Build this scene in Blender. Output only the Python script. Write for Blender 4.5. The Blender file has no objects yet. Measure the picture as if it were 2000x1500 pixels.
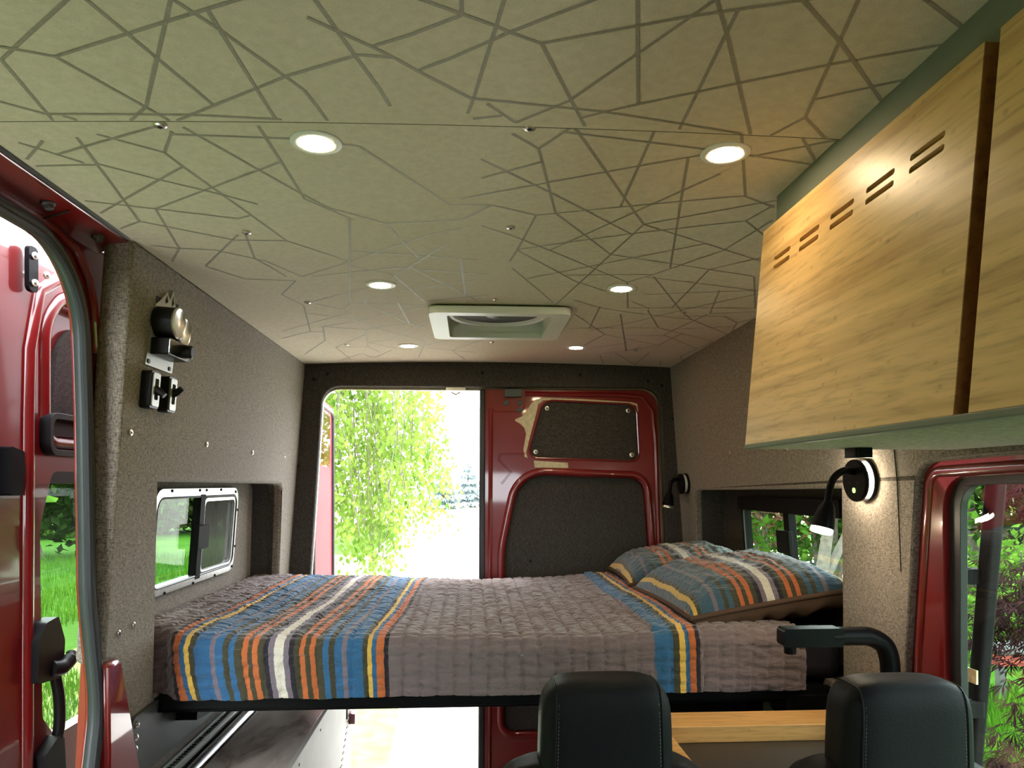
import bpy, bmesh, math, random
from mathutils import Vector, Matrix
from mathutils.geometry import tessellate_polygon
from mathutils import noise as mnoise
R = math.radians
scene = bpy.context.scene
COL = scene.collection
random.seed(7)

# ---------------------------------------------------------------- camera, sky, exposure
YAW = math.atan(80 / 1400.0)
cam = bpy.data.cameras.new('camera')
cam.sensor_width = 36.0
cam.lens = 1400 / 2000 * 36.0
cam.shift_y = 195 / 2000.0
cam.clip_start = 0.02
cam.clip_end = 400
cam_o = bpy.data.objects.new('camera', cam)
COL.objects.link(cam_o)
cam_o.location = (0, 0, 1.40)
cam_o.rotation_euler = (R(90), 0, -YAW)
scene.camera = cam_o

world = bpy.data.worlds.new('sky')
scene.world = world
world.use_nodes = True
bg = world.node_tree.nodes['Background']
bg.inputs[0].default_value = (0.90, 0.95, 1.0, 1)
bg.inputs[1].default_value = 10.0

sun = bpy.data.lights.new('sun', 'SUN')
sun.energy = 4.0
sun.angle = R(12)
sun.color = (1.0, 0.95, 0.86)
sun_o = bpy.data.objects.new('sun', sun)
COL.objects.link(sun_o)
sun_o.rotation_euler = (R(-36), R(0), R(24))

scene.view_settings.view_transform = 'Standard'
scene.view_settings.look = 'None'
scene.view_settings.gamma = 1.0
scene.view_settings.use_curve_mapping = False
scene.view_settings.exposure = 0.22
scene.cycles.use_denoising = True
scene.cycles.max_bounces = 7
scene.cycles.diffuse_bounces = 4
scene.cycles.glossy_bounces = 3
scene.cycles.transparent_max_bounces = 8
scene.cycles.use_adaptive_sampling = True
scene.cycles.adaptive_threshold = 0.09
scene.cycles.adaptive_min_samples = 16
scene.cycles.sample_clamp_indirect = 6.0
scene.cycles.caustics_reflective = False
scene.cycles.caustics_refractive = False

# ---------------------------------------------------------------- mesh helpers
def fr(n, up=(0, 0, 1)):
    """rotation whose local z is n"""
    n = Vector(n).normalized(); u = Vector(up)
    if abs(n.dot(u)) > 0.98: u = Vector((0, 1, 0))
    x = u.cross(n).normalized(); y = n.cross(x)
    return Matrix((x, y, n)).transposed().to_4x4()
def at(p, n=(0, 0, 1), up=(0, 0, 1)): return Matrix.Translation(Vector(p)) @ fr(n, up)

class MB:
    def __init__(s): s.v = []; s.f = []; s.uv = None
    def add(s, vs, fs, M=None):
        o = len(s.v)
        if M is not None: vs = [M @ Vector(v) for v in vs]
        s.v += [tuple(v) for v in vs]; s.f += [tuple(i + o for i in f) for f in fs]; return s
    def box(s, a, b, M=None):
        x0, y0, z0 = a; x1, y1, z1 = b
        return s.add([(x0,y0,z0),(x1,y0,z0),(x1,y1,z0),(x0,y1,z0),(x0,y0,z1),(x1,y0,z1),(x1,y1,z1),(x0,y1,z1)],
                     [(3,2,1,0),(4,5,6,7),(0,1,5,4),(1,2,6,5),(2,3,7,6),(3,0,4,7)], M)
    def prism(s, loop, w0, w1, holes=(), M=None, fmap=None):
        loops = [list(loop)] + [list(h) for h in holes]
        flat = [p for l in loops for p in l]
        tris = tessellate_polygon([[Vector((p[0], p[1], 0)) for p in l] for l in loops])
        n = len(flat)
        f3 = fmap or (lambda u, v, w: (u, v, w))
        vs = [f3(p[0], p[1], w1) for p in flat] + [f3(p[0], p[1], w0) for p in flat]
        fs = []
        for t in tris:
            a, b, c = [flat[i] for i in t]
            ar = (b[0]-a[0])*(c[1]-a[1]) - (b[1]-a[1])*(c[0]-a[0])
            if abs(ar) < 1e-12: continue
            t = tuple(t) if ar > 0 else (t[0], t[2], t[1])
            fs.append(t); fs.append(tuple(i + n for i in reversed(t)))
        o = 0
        for k, l in enumerate(loops):
            m = len(l)
            ar = sum(l[i][0]*l[(i+1) % m][1] - l[(i+1) % m][0]*l[i][1] for i in range(m))
            for i in range(m):
                a, b = o + i, o + (i + 1) % m
                q = (a, a + n, b + n, b) if (ar > 0) == (k == 0) else (b, b + n, a + n, a)
                fs.append(q)
            o += m
        return s.add(vs, fs, M)
    def tube(s, pts, r, n=10, closed=False, caps=True):
        pts = [Vector(p) for p in pts]; m = len(pts)
        rs = r if isinstance(r, (list, tuple)) else [r] * m
        T = []
        for i in range(m):
            a = pts[(i - 1) % m] if (closed or i > 0) else pts[i]
            b = pts[(i + 1) % m] if (closed or i < m - 1) else pts[i]
            T.append((b - a).normalized())
        u = Vector((0, 0, 1)) if abs(T[0].z) < 0.9 else Vector((1, 0, 0))
        N = (u - T[0] * u.dot(T[0])).normalized()
        vs = []; fs = []
        for i in range(m):
            N = (N - T[i] * N.dot(T[i])).normalized(); B = T[i].cross(N)
            for k in range(n):
                a = 2 * math.pi * k / n
                vs.append(pts[i] + (N * math.cos(a) + B * math.sin(a)) * rs[i])
        for i in range(m if closed else m - 1):
            j = (i + 1) % m
            for k in range(n):
                l = (k + 1) % n
                fs.append((i*n+k, i*n+l, j*n+l, j*n+k))
        if caps and not closed:
            fs.append(tuple(reversed(range(n)))); fs.append(tuple((m-1)*n+k for k in range(n)))
        return s.add(vs, fs)
    def lathe(s, prof, n=24, M=None):
        vs = []; fs = []
        for (r, z) in prof:
            for k in range(n):
                a = 2*math.pi*k/n; vs.append((r*math.cos(a), r*math.sin(a), z))
        for i in range(len(prof)-1):
            for k in range(n):
                l = (k+1) % n; fs.append((i*n+k, i*n+l, (i+1)*n+l, (i+1)*n+k))
        if prof[0][0] > 1e-6: fs.append(tuple(reversed(range(n))))
        if prof[-1][0] > 1e-6: fs.append(tuple((len(prof)-1)*n+k for k in range(n)))
        return s.add(vs, fs, M)
    def grid(s, P):
        m, n = len(P), len(P[0])
        return s.add([p for row in P for p in row], [(i*n+j, i*n+j+1, (i+1)*n+j+1, (i+1)*n+j) for i in range(m-1) for j in range(n-1)])
    def mesh(s, name, mat=None, smooth=40):
        me = bpy.data.meshes.new(name)
        me.from_pydata(s.v, [], s.f)
        if s.uv:
            ul = me.uv_layers.new(name='UVMap')
            for lp in me.loops: ul.data[lp.index].uv = s.uv[lp.vertex_index]
        if mat: me.materials.append(mat)
        me.validate()
        if smooth:
            me.polygons.foreach_set('use_smooth', [True]*len(me.polygons))
            me.set_sharp_from_angle(angle=R(smooth))
        return me
    def build(s, name, mat, parent=None, bev=0, sub=0, smooth=40, bseg=2):
        o = bpy.data.objects.new(name, s.mesh(name, mat, smooth)); COL.objects.link(o)
        if parent: o.parent = parent
        if bev:
            b = o.modifiers.new('bevel', 'BEVEL'); b.width = bev; b.segments = bseg; b.limit_method = 'ANGLE'; b.angle_limit = R(40)
        if sub:
            b = o.modifiers.new('subdivision', 'SUBSURF'); b.levels = sub; b.render_levels = sub
        return o

def rpoly(pts, r, n=6):
    """polygon with rounded corners; r single or per corner"""
    m = len(pts); rs = r if isinstance(r, (list, tuple)) else [r]*m
    out = []
    for i in range(m):
        p = Vector(pts[i]); a = Vector(pts[i-1]); b = Vector(pts[(i+1) % m]); q = rs[i]
        if q < 1e-5: out.append((p.x, p.y)); continue
        da = (a-p).normalized(); db = (b-p).normalized()
        ang = da.angle(db); d = q / math.tan(ang/2)
        c = p + (da+db).normalized() * (q / math.sin(ang/2))
        s0 = p + da*d - c; s1 = p + db*d - c
        a0 = math.atan2(s0.y, s0.x); a1 = math.atan2(s1.y, s1.x)
        da_ = (a1 - a0 + math.pi) % (2*math.pi) - math.pi
        for k in range(n+1):
            t = a0 + da_*k/n; out.append((c.x+q*math.cos(t), c.y+q*math.sin(t)))
    return out
def rrect(x0, y0, x1, y1, r, n=6): return rpoly([(x0,y0),(x1,y0),(x1,y1),(x0,y1)], r, n)
def circ(cx, cy, r, n=20): return [(cx+r*math.cos(2*math.pi*k/n), cy+r*math.sin(2*math.pi*k/n)) for k in range(n)]
def spline(pts, per=8):
    P = [Vector(p) for p in pts]; out = []
    for i in range(len(P)-1):
        a = P[max(i-1,0)]; b = P[i]; c = P[i+1]; d = P[min(i+2,len(P)-1)]
        for k in range(per):
            t = k/per
            out.append(0.5*((2*b)+(c-a)*t+(2*a-5*b+4*c-d)*t*t+(3*b-a-3*c+d)*t**3))
    out.append(P[-1]); return out

def tag(o, label, cat, group=None, kind=None):
    o['label'] = label; o['category'] = cat
    if group: o['group'] = group
    if kind: o['kind'] = kind
    return o
def empty(name, loc=(0,0,0)):
    o = bpy.data.objects.new(name, None); o.location = loc; o.empty_display_size = 0.1; COL.objects.link(o); return o
def thing(name, label, cat, group=None, kind=None, loc=(0,0,0)): return tag(empty(name, loc), label, cat, group, kind)
def struct(name, label, cat, loc=(0,0,0)): return thing(name, label, cat, None, 'structure', loc)
def lp(o, label): o['label'] = label; return o
def dup_tree(root, label, group=None, loc=None):
    r = root.copy(); COL.objects.link(r); r['label'] = label
    if group: r['group'] = group
    if loc is not None: r.location = loc
    for ch in list(root.children):
        c = ch.copy(); COL.objects.link(c); c.parent = r
        for g in list(ch.children):
            d = g.copy(); COL.objects.link(d); d.parent = c
    return r

# ---------------------------------------------------------------- materials
def newmat(name):
    m = bpy.data.materials.new(name); m.use_nodes = True
    nt = m.node_tree; b = nt.nodes['Principled BSDF']; return m, nt, b
def N(nt, t, **kw):
    n = nt.nodes.new(t)
    for k, v in kw.items():
        if k in n.inputs: n.inputs[k].default_value = v
        else: setattr(n, k, v)
    return n
def coords(nt, scale=(1,1,1), kind='Object'):
    tc = N(nt, 'ShaderNodeTexCoord'); mp = N(nt, 'ShaderNodeMapping'); mp.inputs['Scale'].default_value = scale
    nt.links.new(tc.outputs[kind], mp.inputs['Vector']); return mp.outputs['Vector']
def ramp(nt, fac, stops, const=False):
    r = N(nt, 'ShaderNodeValToRGB'); e = r.color_ramp
    if const: e.interpolation = 'CONSTANT'
    while len(e.elements) < len(stops): e.elements.new(0.5)
    for el, (p, c) in zip(e.elements, stops): el.position = p; el.color = (*c, 1)
    if fac is not None: nt.links.new(fac, r.inputs['Fac'])
    return r.outputs['Color']
def bump(nt, b, h, s=0.3, d=0.002):
    n = N(nt, 'ShaderNodeBump'); n.inputs['Strength'].default_value = s; n.inputs['Distance'].default_value = d
    nt.links.new(h, n.inputs['Height']); nt.links.new(n.outputs['Normal'], b.inputs['Normal'])
def mat(name, col, rough=0.5, metal=0.0, spec=0.5, var=0.0, vscale=8.0, bmp=0.0, bscale=200.0, coat=0.0, sheen=0.0):
    m, nt, b = newmat(name)
    b.inputs['Base Color'].default_value = (*col, 1); b.inputs['Roughness'].default_value = rough
    b.inputs['Metallic'].default_value = metal; b.inputs['Specular IOR Level'].default_value = spec
    b.inputs['Coat Weight'].default_value = coat; b.inputs['Coat Roughness'].default_value = 0.05
    b.inputs['Sheen Weight'].default_value = sheen
    v = coords(nt)
    n = N(nt, 'ShaderNodeTexNoise', Scale=vscale, Detail=4.0); nt.links.new(v, n.inputs['Vector'])
    lo = tuple(max(0, c*(1-var-0.03)) for c in col); hi = tuple(min(1, c*(1+var+0.03)) for c in col)
    c = ramp(nt, n.outputs['Fac'], [(0.3, lo), (0.7, hi)]); nt.links.new(c, b.inputs['Base Color'])
    if bmp:
        n2 = N(nt, 'ShaderNodeTexNoise', Scale=bscale, Detail=3.0); nt.links.new(v, n2.inputs['Vector'])
        bump(nt, b, n2.outputs['Fac'], bmp)
    return m
def emit(name, col, s):
    m, nt, b = newmat(name)
    b.inputs['Base Color'].default_value = (*col, 1); b.inputs['Emission Color'].default_value = (*col, 1); b.inputs['Emission Strength'].default_value = s
    return m
def weave(name, dark, light, sc=520.0, rough=0.95, contrast=(0.36, 0.64), bmp=0.35, sheen=0.0):
    """two crossing sets of short threads"""
    m, nt, b = newmat(name)
    fs = []
    for s in ((sc*0.16, sc*0.16, sc), (sc, sc, sc*0.16)):
        n = N(nt, 'ShaderNodeTexNoise', Scale=1.0, Detail=2.0); nt.links.new(coords(nt, s), n.inputs['Vector']); fs.append(n.outputs['Fac'])
    a = N(nt, 'ShaderNodeMath', operation='ADD'); nt.links.new(fs[0], a.inputs[0]); nt.links.new(fs[1], a.inputs[1])
    h = N(nt, 'ShaderNodeMath', operation='MULTIPLY'); nt.links.new(a.outputs[0], h.inputs[0]); h.inputs[1].default_value = 0.5
    c = ramp(nt, h.outputs[0], [(contrast[0], dark), (contrast[1], light)])
    nt.links.new(c, b.inputs['Base Color']); b.inputs['Roughness'].default_value = rough
    b.inputs['Specular IOR Level'].default_value = 0.15; b.inputs['Sheen Weight'].default_value = sheen
    bump(nt, b, h.outputs[0], bmp, 0.001)
    return m
def bamboo(name, axis=1, base=(0.66, 0.43, 0.185), dark=(0.47, 0.275, 0.10)):
    m, nt, b = newmat(name)
    s1 = [55.0, 55.0, 55.0]; s1[axis] = 1.6
    n = N(nt, 'ShaderNodeTexNoise', Scale=1.0, Detail=5.0); nt.links.new(coords(nt, tuple(s1)), n.inputs['Vector'])
    s2 = [160.0, 160.0, 160.0]; s2[axis] = 16.0
    n2 = N(nt, 'ShaderNodeTexNoise', Scale=1.0, Detail=2.0); nt.links.new(coords(nt, tuple(s2)), n2.inputs['Vector'])
    c = ramp(nt, n.outputs['Fac'], [(0.28, dark), (0.5, base), (0.75, tuple(min(1, x*1.18) for x in base))])
    k = ramp(nt, n2.outputs['Fac'], [(0.25, (0.72,)*3), (0.5, (1.0,)*3)])
    mx = N(nt, 'ShaderNodeMix', data_type='RGBA', blend_type='MULTIPLY'); mx.inputs['Factor'].default_value = 1.0
    nt.links.new(c, mx.inputs['A']); nt.links.new(k, mx.inputs['B'])
    # occasional darker node marks of the cane
    s3 = [38.0, 38.0, 38.0]; s3[axis] = 26.0
    vo = N(nt, 'ShaderNodeTexVoronoi', Scale=1.0); nt.links.new(coords(nt, tuple(s3)), vo.inputs['Vector'])
    kk = ramp(nt, vo.outputs['Distance'], [(0.02, (0.62, 0.55, 0.48)), (0.16, (1, 1, 1))])
    m2 = N(nt, 'ShaderNodeMix', data_type='RGBA', blend_type='MULTIPLY'); m2.inputs['Factor'].default_value = 0.7
    nt.links.new(mx.outputs['Result'], m2.inputs['A']); nt.links.new(kk, m2.inputs['B'])
    nt.links.new(m2.outputs['Result'], b.inputs['Base Color'])
    b.inputs['Roughness'].default_value = 0.38; b.inputs['Specular IOR Level'].default_value = 0.4
    return m
def glass(name, tint=(0.8, 0.86, 0.84), refl=1.0):
    m, nt, b = newmat(name); nt.nodes.remove(b)
    t = N(nt, 'ShaderNodeBsdfTransparent', Color=(*tint, 1)); g = N(nt, 'ShaderNodeBsdfGlossy', Roughness=0.02)
    f = N(nt, 'ShaderNodeFresnel', IOR=1.5); ge = N(nt, 'ShaderNodeNewGeometry'); io = N(nt, 'ShaderNodeMath', operation='MULTIPLY_ADD')
    nt.links.new(ge.outputs['Backfacing'], io.inputs[0]); io.inputs[1].default_value = 1/1.5 - 1.5; io.inputs[2].default_value = 1.5; nt.links.new(io.outputs[0], f.inputs['IOR'])
    k = N(nt, 'ShaderNodeMath', operation='MULTIPLY'); k.inputs[1].default_value = refl; k.use_clamp = True
    nt.links.new(f.outputs[0], k.inputs[0])
    mx = N(nt, 'ShaderNodeMixShader'); nt.links.new(k.outputs[0], mx.inputs[0]); nt.links.new(t.outputs[0], mx.inputs[1]); nt.links.new(g.outputs[0], mx.inputs[2])
    nt.links.new(mx.outputs[0], nt.nodes['Material Output'].inputs['Surface']); return m
def leafmat(name, a, b_, trans=0.45):
    m, nt, b = newmat(name); nt.nodes.remove(b)
    n = N(nt, 'ShaderNodeTexNoise', Scale=3.0, Detail=3.0); nt.links.new(coords(nt), n.inputs['Vector'])
    c = ramp(nt, n.outputs['Fac'], [(0.32, a), (0.68, b_)])
    d = N(nt, 'ShaderNodeBsdfDiffuse'); t = N(nt, 'ShaderNodeBsdfTranslucent'); mx = N(nt, 'ShaderNodeMixShader'); mx.inputs[0].default_value = trans
    nt.links.new(c, d.inputs['Color']); nt.links.new(c, t.inputs['Color'])
    nt.links.new(d.outputs[0], mx.inputs[1]); nt.links.new(t.outputs[0], mx.inputs[2]); nt.links.new(mx.outputs[0], nt.nodes['Material Output'].inputs['Surface'])
    return m

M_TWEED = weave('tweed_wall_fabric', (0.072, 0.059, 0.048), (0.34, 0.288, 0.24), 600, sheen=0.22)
M_TWEED_D = weave('dark_shaded_tweed', (0.024, 0.021, 0.019), (0.088, 0.079, 0.071), 560)  # darker tweed; shade of the backlit rear wall is put into its colour
M_CEIL = weave('ceiling_fabric', (0.525, 0.468, 0.352), (0.665, 0.598, 0.460), 420, 0.85, (0.3, 0.7), 0.12)
M_PRINT = mat('ceiling_print', (0.29, 0.26, 0.205), 0.57, spec=0.45, var=0.08, vscale=200)
M_RED = mat('red_body_paint', (0.20, 0.0085, 0.009), 0.28, spec=0.5, coat=1.0)
M_RUB = mat('black_rubber_seal', (0.028, 0.030, 0.034), 0.42, spec=0.5, bmp=0.15, bscale=120)
M_BLK = mat('black_plastic', (0.010, 0.010, 0.011), 0.42, spec=0.18, bmp=0.08, bscale=400)
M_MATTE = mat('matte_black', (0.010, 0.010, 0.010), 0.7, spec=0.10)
M_TRACK = mat('pale_anodised_track', (0.74, 0.73, 0.69), 0.45, metal=0.15)
M_BLKM = mat('black_metal', (0.006, 0.006, 0.007), 0.34, spec=0.06)
M_GREYM = mat('grey_metal_plate', (0.085, 0.088, 0.092), 0.45, metal=0.3)
M_ALU = mat('brushed_aluminium', (0.72, 0.72, 0.72), 0.32, metal=1.0, var=0.06, vscale=60)
M_STEEL = mat('screw_steel', (0.78, 0.76, 0.70), 0.28, metal=1.0)
M_WHITE = mat('white_plastic', (0.72, 0.73, 0.68), 0.45)
M_WPAINT = mat('white_powdercoat', (0.70, 0.66, 0.60), 0.5, var=0.04)
M_BAMB = bamboo('bamboo_panel', 1)
M_BAMBX = bamboo('bamboo_counter', 0, (0.66, 0.36, 0.12), (0.48, 0.24, 0.07))
M_BAMBE = bamboo('bamboo_edge', 1, (0.30, 0.145, 0.05), (0.17, 0.075, 0.025))
M_SAGE = mat('sage_fascia_paint', (0.155, 0.175, 0.145), 0.6)
M_REDM = mat('lit_matte_red', (0.36, 0.020, 0.030), 0.6, spec=0.15)  # lighter matte copy of the body red, so sky reflections don't whiten the leaf
M_SINK = mat('dark_sink_cover', (0.030, 0.022, 0.017), 0.5)
M_LEATH = mat('black_leather', (0.010, 0.011, 0.0125), 0.50, spec=0.07, bmp=0.25, bscale=260)
M_STITCH = mat('grey_stitching', (0.28, 0.27, 0.25), 0.8)
M_FLOOR = mat('brown_vinyl_floor', (0.10, 0.075, 0.055), 0.5, var=0.3, vscale=12)
M_NAVY = mat('navy_sheet', (0.014, 0.014, 0.024), 0.85, bmp=0.1)
M_DARK = mat('black_and_hole_shade', (0.01, 0.01, 0.01), 0.8)  # near black for seams and needles; also paints the shade inside holes
M_PRIMER = mat('cream_primer', (0.62, 0.55, 0.36), 0.5, var=0.15, vscale=60)
M_GLASS = glass('window_glass', (0.80, 0.86, 0.82), 0.6)
M_TINT = glass('tinted_glass', (0.66, 0.74, 0.66), 0.35)
M_LED = emit('warm_led', (1.0, 0.76, 0.46), 140.0)
M_LEDW = emit('white_led', (1.0, 0.82, 0.56), 110.0)
M_GREENLED = emit('green_indicator', (0.45, 0.9, 0.25), 1.6)
LINES_FRONT="-399,789 -597,948 -627,1154|-624,904 -527,941 -230,813|-527,941 -440,1124|-443,792 -371,1055|-303,766 -468,1062 -546,1139|-357,797 -302,883 -232,1014|-304,848 -293,1096|-443,1103 -248,980 -144,928|-701,1017 -620,1082 -415,1084 -284,1095|-598,1087 -546,1139|-686,1167 -560,1118|-770,1117 -686,1167|-191,773 -159,891 -150,926 -128,1004 -118,1052|-193,856 -125,910 -100,932 -66,966 3,1029|-125,910 -74,884 -11,844|-85,805 30,862 47,873 88,893|-10,752 -11,844|48,752 3,1029 -5,1068|47,873 172,786|47,873 -27,931 -68,958|3,1026 97,1038 197,1051 424,1100|23,1038 68,1091|3,1083 47,1071|68,1091 141,1024 300,762|88,893 251,832 389,789|88,893 175,1095|174,742 242,1027|165,1071 197,1051 242,1027 370,961 466,912 598,851|246,740 313,861 438,1102|309,812 311,859 322,1094|325,748 458,865 596,1001|424,730 498,1043 560,1104|456,748 596,830|487,995 593,929|470,1101 498,1043|-232,1014 -216,1097|-144,928 -100,932"
LINES_REAR="-678,1218 -482,1127|-582,1151 -505,1214 -496,1266 -737,1472|-464,1142 -505,1214|-496,1266 -448,1490|-468,1152 -283,1164 -184,1186|-442,1129 -348,1329 -286,1449|-617,1161 -682,1519|-715,1176 -653,1250|-675,1172 -737,1235|-737,1260 -629,1257 -560,1317 -470,1387 -418,1434|-622,1454 -328,1249|-327,1123 -321,1406 -246,1518|-735,1410 -622,1454 -480,1510 -448,1490|-622,1454 -670,1690|-739,1558 -682,1519 -529,1639|-510,1603 -660,1826|-724,1666 -670,1690 -595,1704|-670,1690 -725,1785|-494,1604 -523,1767|65,1134 112,1182 156,1106|427,1110 524,1344 601,1391|528,1114 595,1202|148,1124 393,1165 595,1202|472,1183 587,1111|112,1182 173,1461 337,1713|160,1106 297,1373 367,1509|287,1105 298,1414|-20,1398 77,1347 367,1195 398,1179|367,1195 507,1802|19,1302 72,1265 122,1230|17,1224 73,1282 150,1357 355,1570|41,1426 134,1475 525,1341|134,1475 110,1693 96,1784|367,1509 304,1924 261,2206|367,1509 711,1720|367,1509 595,1353|443,1252 296,1506 187,1692|110,1693 345,1571 573,1467 595,1379|573,1467 644,1544|22,1540 91,1599 187,1695 427,1941 478,1863 592,1655 626,1457|337,1713 743,1845|152,1932 329,1787 535,1615|111,1700 280,1941 388,2040|105,1838 208,2079 249,2176|250,1891 478,1863|485,1881 670,2245 731,2341 931,2542|608,1802 624,2193|608,1802 700,1693|469,1888 794,1971|500,2060 803,1969|743,1845 871,2155|700,1987 762,2249|816,2005 674,2205 532,2436 423,2558|491,2219 877,2160|427,1941 490,2219|487,2144 560,2222|557,2236 656,2480 762,2554 916,2667|311,2146 400,2224 496,2272 731,2341|401,2211 418,2508|336,2319 492,2619 746,2788|484,2301 638,2919|492,2619 449,2831|757,2257 705,2592|689,2298 816,2274 889,2354 945,2584|889,2354 924,2286|765,2249 891,2203|762,2554 735,2780 638,2919 541,3007|705,2592 904,2815|916,2667 884,2993 941,3131|604,2972 747,3237 739,2933|551,3041 606,3254|834,3120 856,3209|340,2534 656,2480|573,2625 707,2600|709,2495 904,2405|495,2866 604,2764|-253,1515 -369,2201|-181,1535 -126,1777|-446,1924 -301,1799 -104,1611 -22,1560|-285,1717 -124,1749 15,1776|-57,1661 -156,1840 -203,1917|-420,1925 -358,1903 -156,1840|-203,1917 -141,2189|-156,1840 19,2172|-156,1862 47,1895|-26,1773 -15,2132|-200,2074 11,1949|-141,2189 52,2100|-304,1833 -203,1917|-488,2196 -296,2037 -192,1965|-472,1962 -545,2100 -511,2226 -573,2597 -529,2618|-471,2209 -401,2283 -365,2201 -144,2233|-401,2283 -336,2560 -183,2782|-394,2330 -671,2587|-514,2526 -366,2432 -149,2259|-314,2136 -325,2214 -212,2489 -157,2538|-223,2202 -212,2489|-514,2526 -554,2764 -694,3038|-514,2526 -376,2584 -411,2897|-376,2584 -291,2520 -163,2474|-387,2662 -539,2898 -527,3183|-163,2474 -316,2779 -385,2796|-155,2659 -227,3138|-539,2898 -411,2897 -378,3023|-398,2805 -302,2947|-206,2905 -37,2722 -16,2830|68,2717 -78,2983 -27,3203|-189,2927 -78,2983 26,3026|-703,2709 -573,2597|-523,2324 -369,2432|-582,3202 -457,3040 -423,3154 -323,2968|-184,1186 -41,1429 41,1426|-286,1449 -181,1535 -22,1512 41,1426|-523,1767 -486,1923|-660,1826 -598,1942 -472,1962|-448,1490 -416,1645 -301,1799|-529,1639 -416,1645|-595,1704 -502,1792 -446,1924"
# ---------------------------------------------------------------- room shell
KL = 0.075
def xl(z, off=0.0): return -0.745 - KL*(1.94 - z) - off          # left wall inner face
def xr(z, off=0.0): return 0.920 + KL*(1.94 - z) + off           # right wall inner face
def LW(u, v, w): return (xl(v) + w, u, v)                        # (along van, height, towards the room)
def RW(u, v, w): return (xr(v) - w, u, v)
NL = Vector((1, 0, -KL)).normalized(); NR = Vector((-1, 0, -KL)).normalized()
def zc(x): return 1.955 - 0.016*((x - 0.0875)/0.8325)**2

screw_mesh = MB().lathe([(0.0085, -0.001), (0.0085, 0.0015), (0.0065, 0.003), (0.0050, 0.0032)], 14).mesh('screw', M_STEEL)
dark_mesh = MB().lathe([(0.0032, 0.0), (0.0032, 0.0012), (0.0015, 0.0014)], 10).mesh('recess', M_DARK)
screwd_mesh = MB().lathe([(0.008, -0.001), (0.008, 0.002), (0.004, 0.0042)], 12).mesh('screw', M_BLK)
def screw(parent, p, n, sc=1.0, dark=False, head=True):
    o = bpy.data.objects.new('screw', screwd_mesh if dark else screw_mesh); COL.objects.link(o); o.parent = parent
    o.matrix_local = at(p, n) @ Matrix.Scale(sc, 4)
    if not dark and head:
        d = bpy.data.objects.new('drive_shade_disc', dark_mesh); COL.objects.link(d); d.parent = o; d.location = (0, 0, 0.0025)  # dark disc painted as the shade in the screw drive
    return o

# floor
fl = MB().box((-0.98, -1.3, -0.05), (1.12, 3.27, 0.0)).build('floor', M_FLOOR); tag(fl, 'brown vinyl van floor under the raised bed', 'floor', kind='structure')

# roof skin and body skin outside
sk = struct('wall_outer', 'red outer body shell of the van behind the fabric panels', 'van body')
MB().box((-0.93, -1.45, 2.10), (1.13, 3.36, 2.13)).build('roof_skin', M_RED, sk)
WINL = rrect(2.06, 1.04, 2.94, 1.40, 0.05)
WINR = rrect(1.98, 1.03, 2.96, 1.37, 0.05)
def SKL(u, v, w): return (-1.015 + w + (0.03*(v-1.2) if v > 1.2 else 0), u, v)
def SKR(u, v, w): return (1.16 - w - (0.03*(v-1.2) if v > 1.2 else 0), u, v)
MB().prism([(1.87, -0.35), (3.36, -0.35), (3.36, 2.11), (1.87, 2.11)], -0.01, 0.012, [WINL], fmap=lambda u, v, w: (-0.962+w+0.05*(v-1.2), u, v)).build('left_skin', M_RED, sk)
MB().prism([(-1.45, -0.35), (0.22, -0.35), (0.22, 2.11), (-1.45, 2.11)], -0.01, 0.012, fmap=SKL).build('left_cab_skin', M_RED, sk)
W3 = rpoly([(0.25, 0.40), (1.84, 0.40), (1.80, 1.425), (0.25, 1.445)], [0.06, 0.06, 0.06, 0.06])
MB().prism([(-1.45, -0.35), (3.36, -0.35), (3.36, 2.11), (-1.45, 2.11)], -0.012, 0.01, [WINR, W3], fmap=lambda u, v, w: (1.125-w-0.05*(v-1.2), u, v)).build('right_skin', M_RED, sk)
MB().prism([(-1.02, -0.35), (1.16, -0.35), (1.16, 2.11), (-1.02, 2.11)], -0.01, 0.01, [rrect(-0.45, 1.2, 0.6, 1.52, 0.1)], fmap=lambda u, v, w: (u, -1.44+w, v)).build('front_skin', M_RED, sk)  # unseen cab front; opening cut small to limit daylight from ahead

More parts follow.
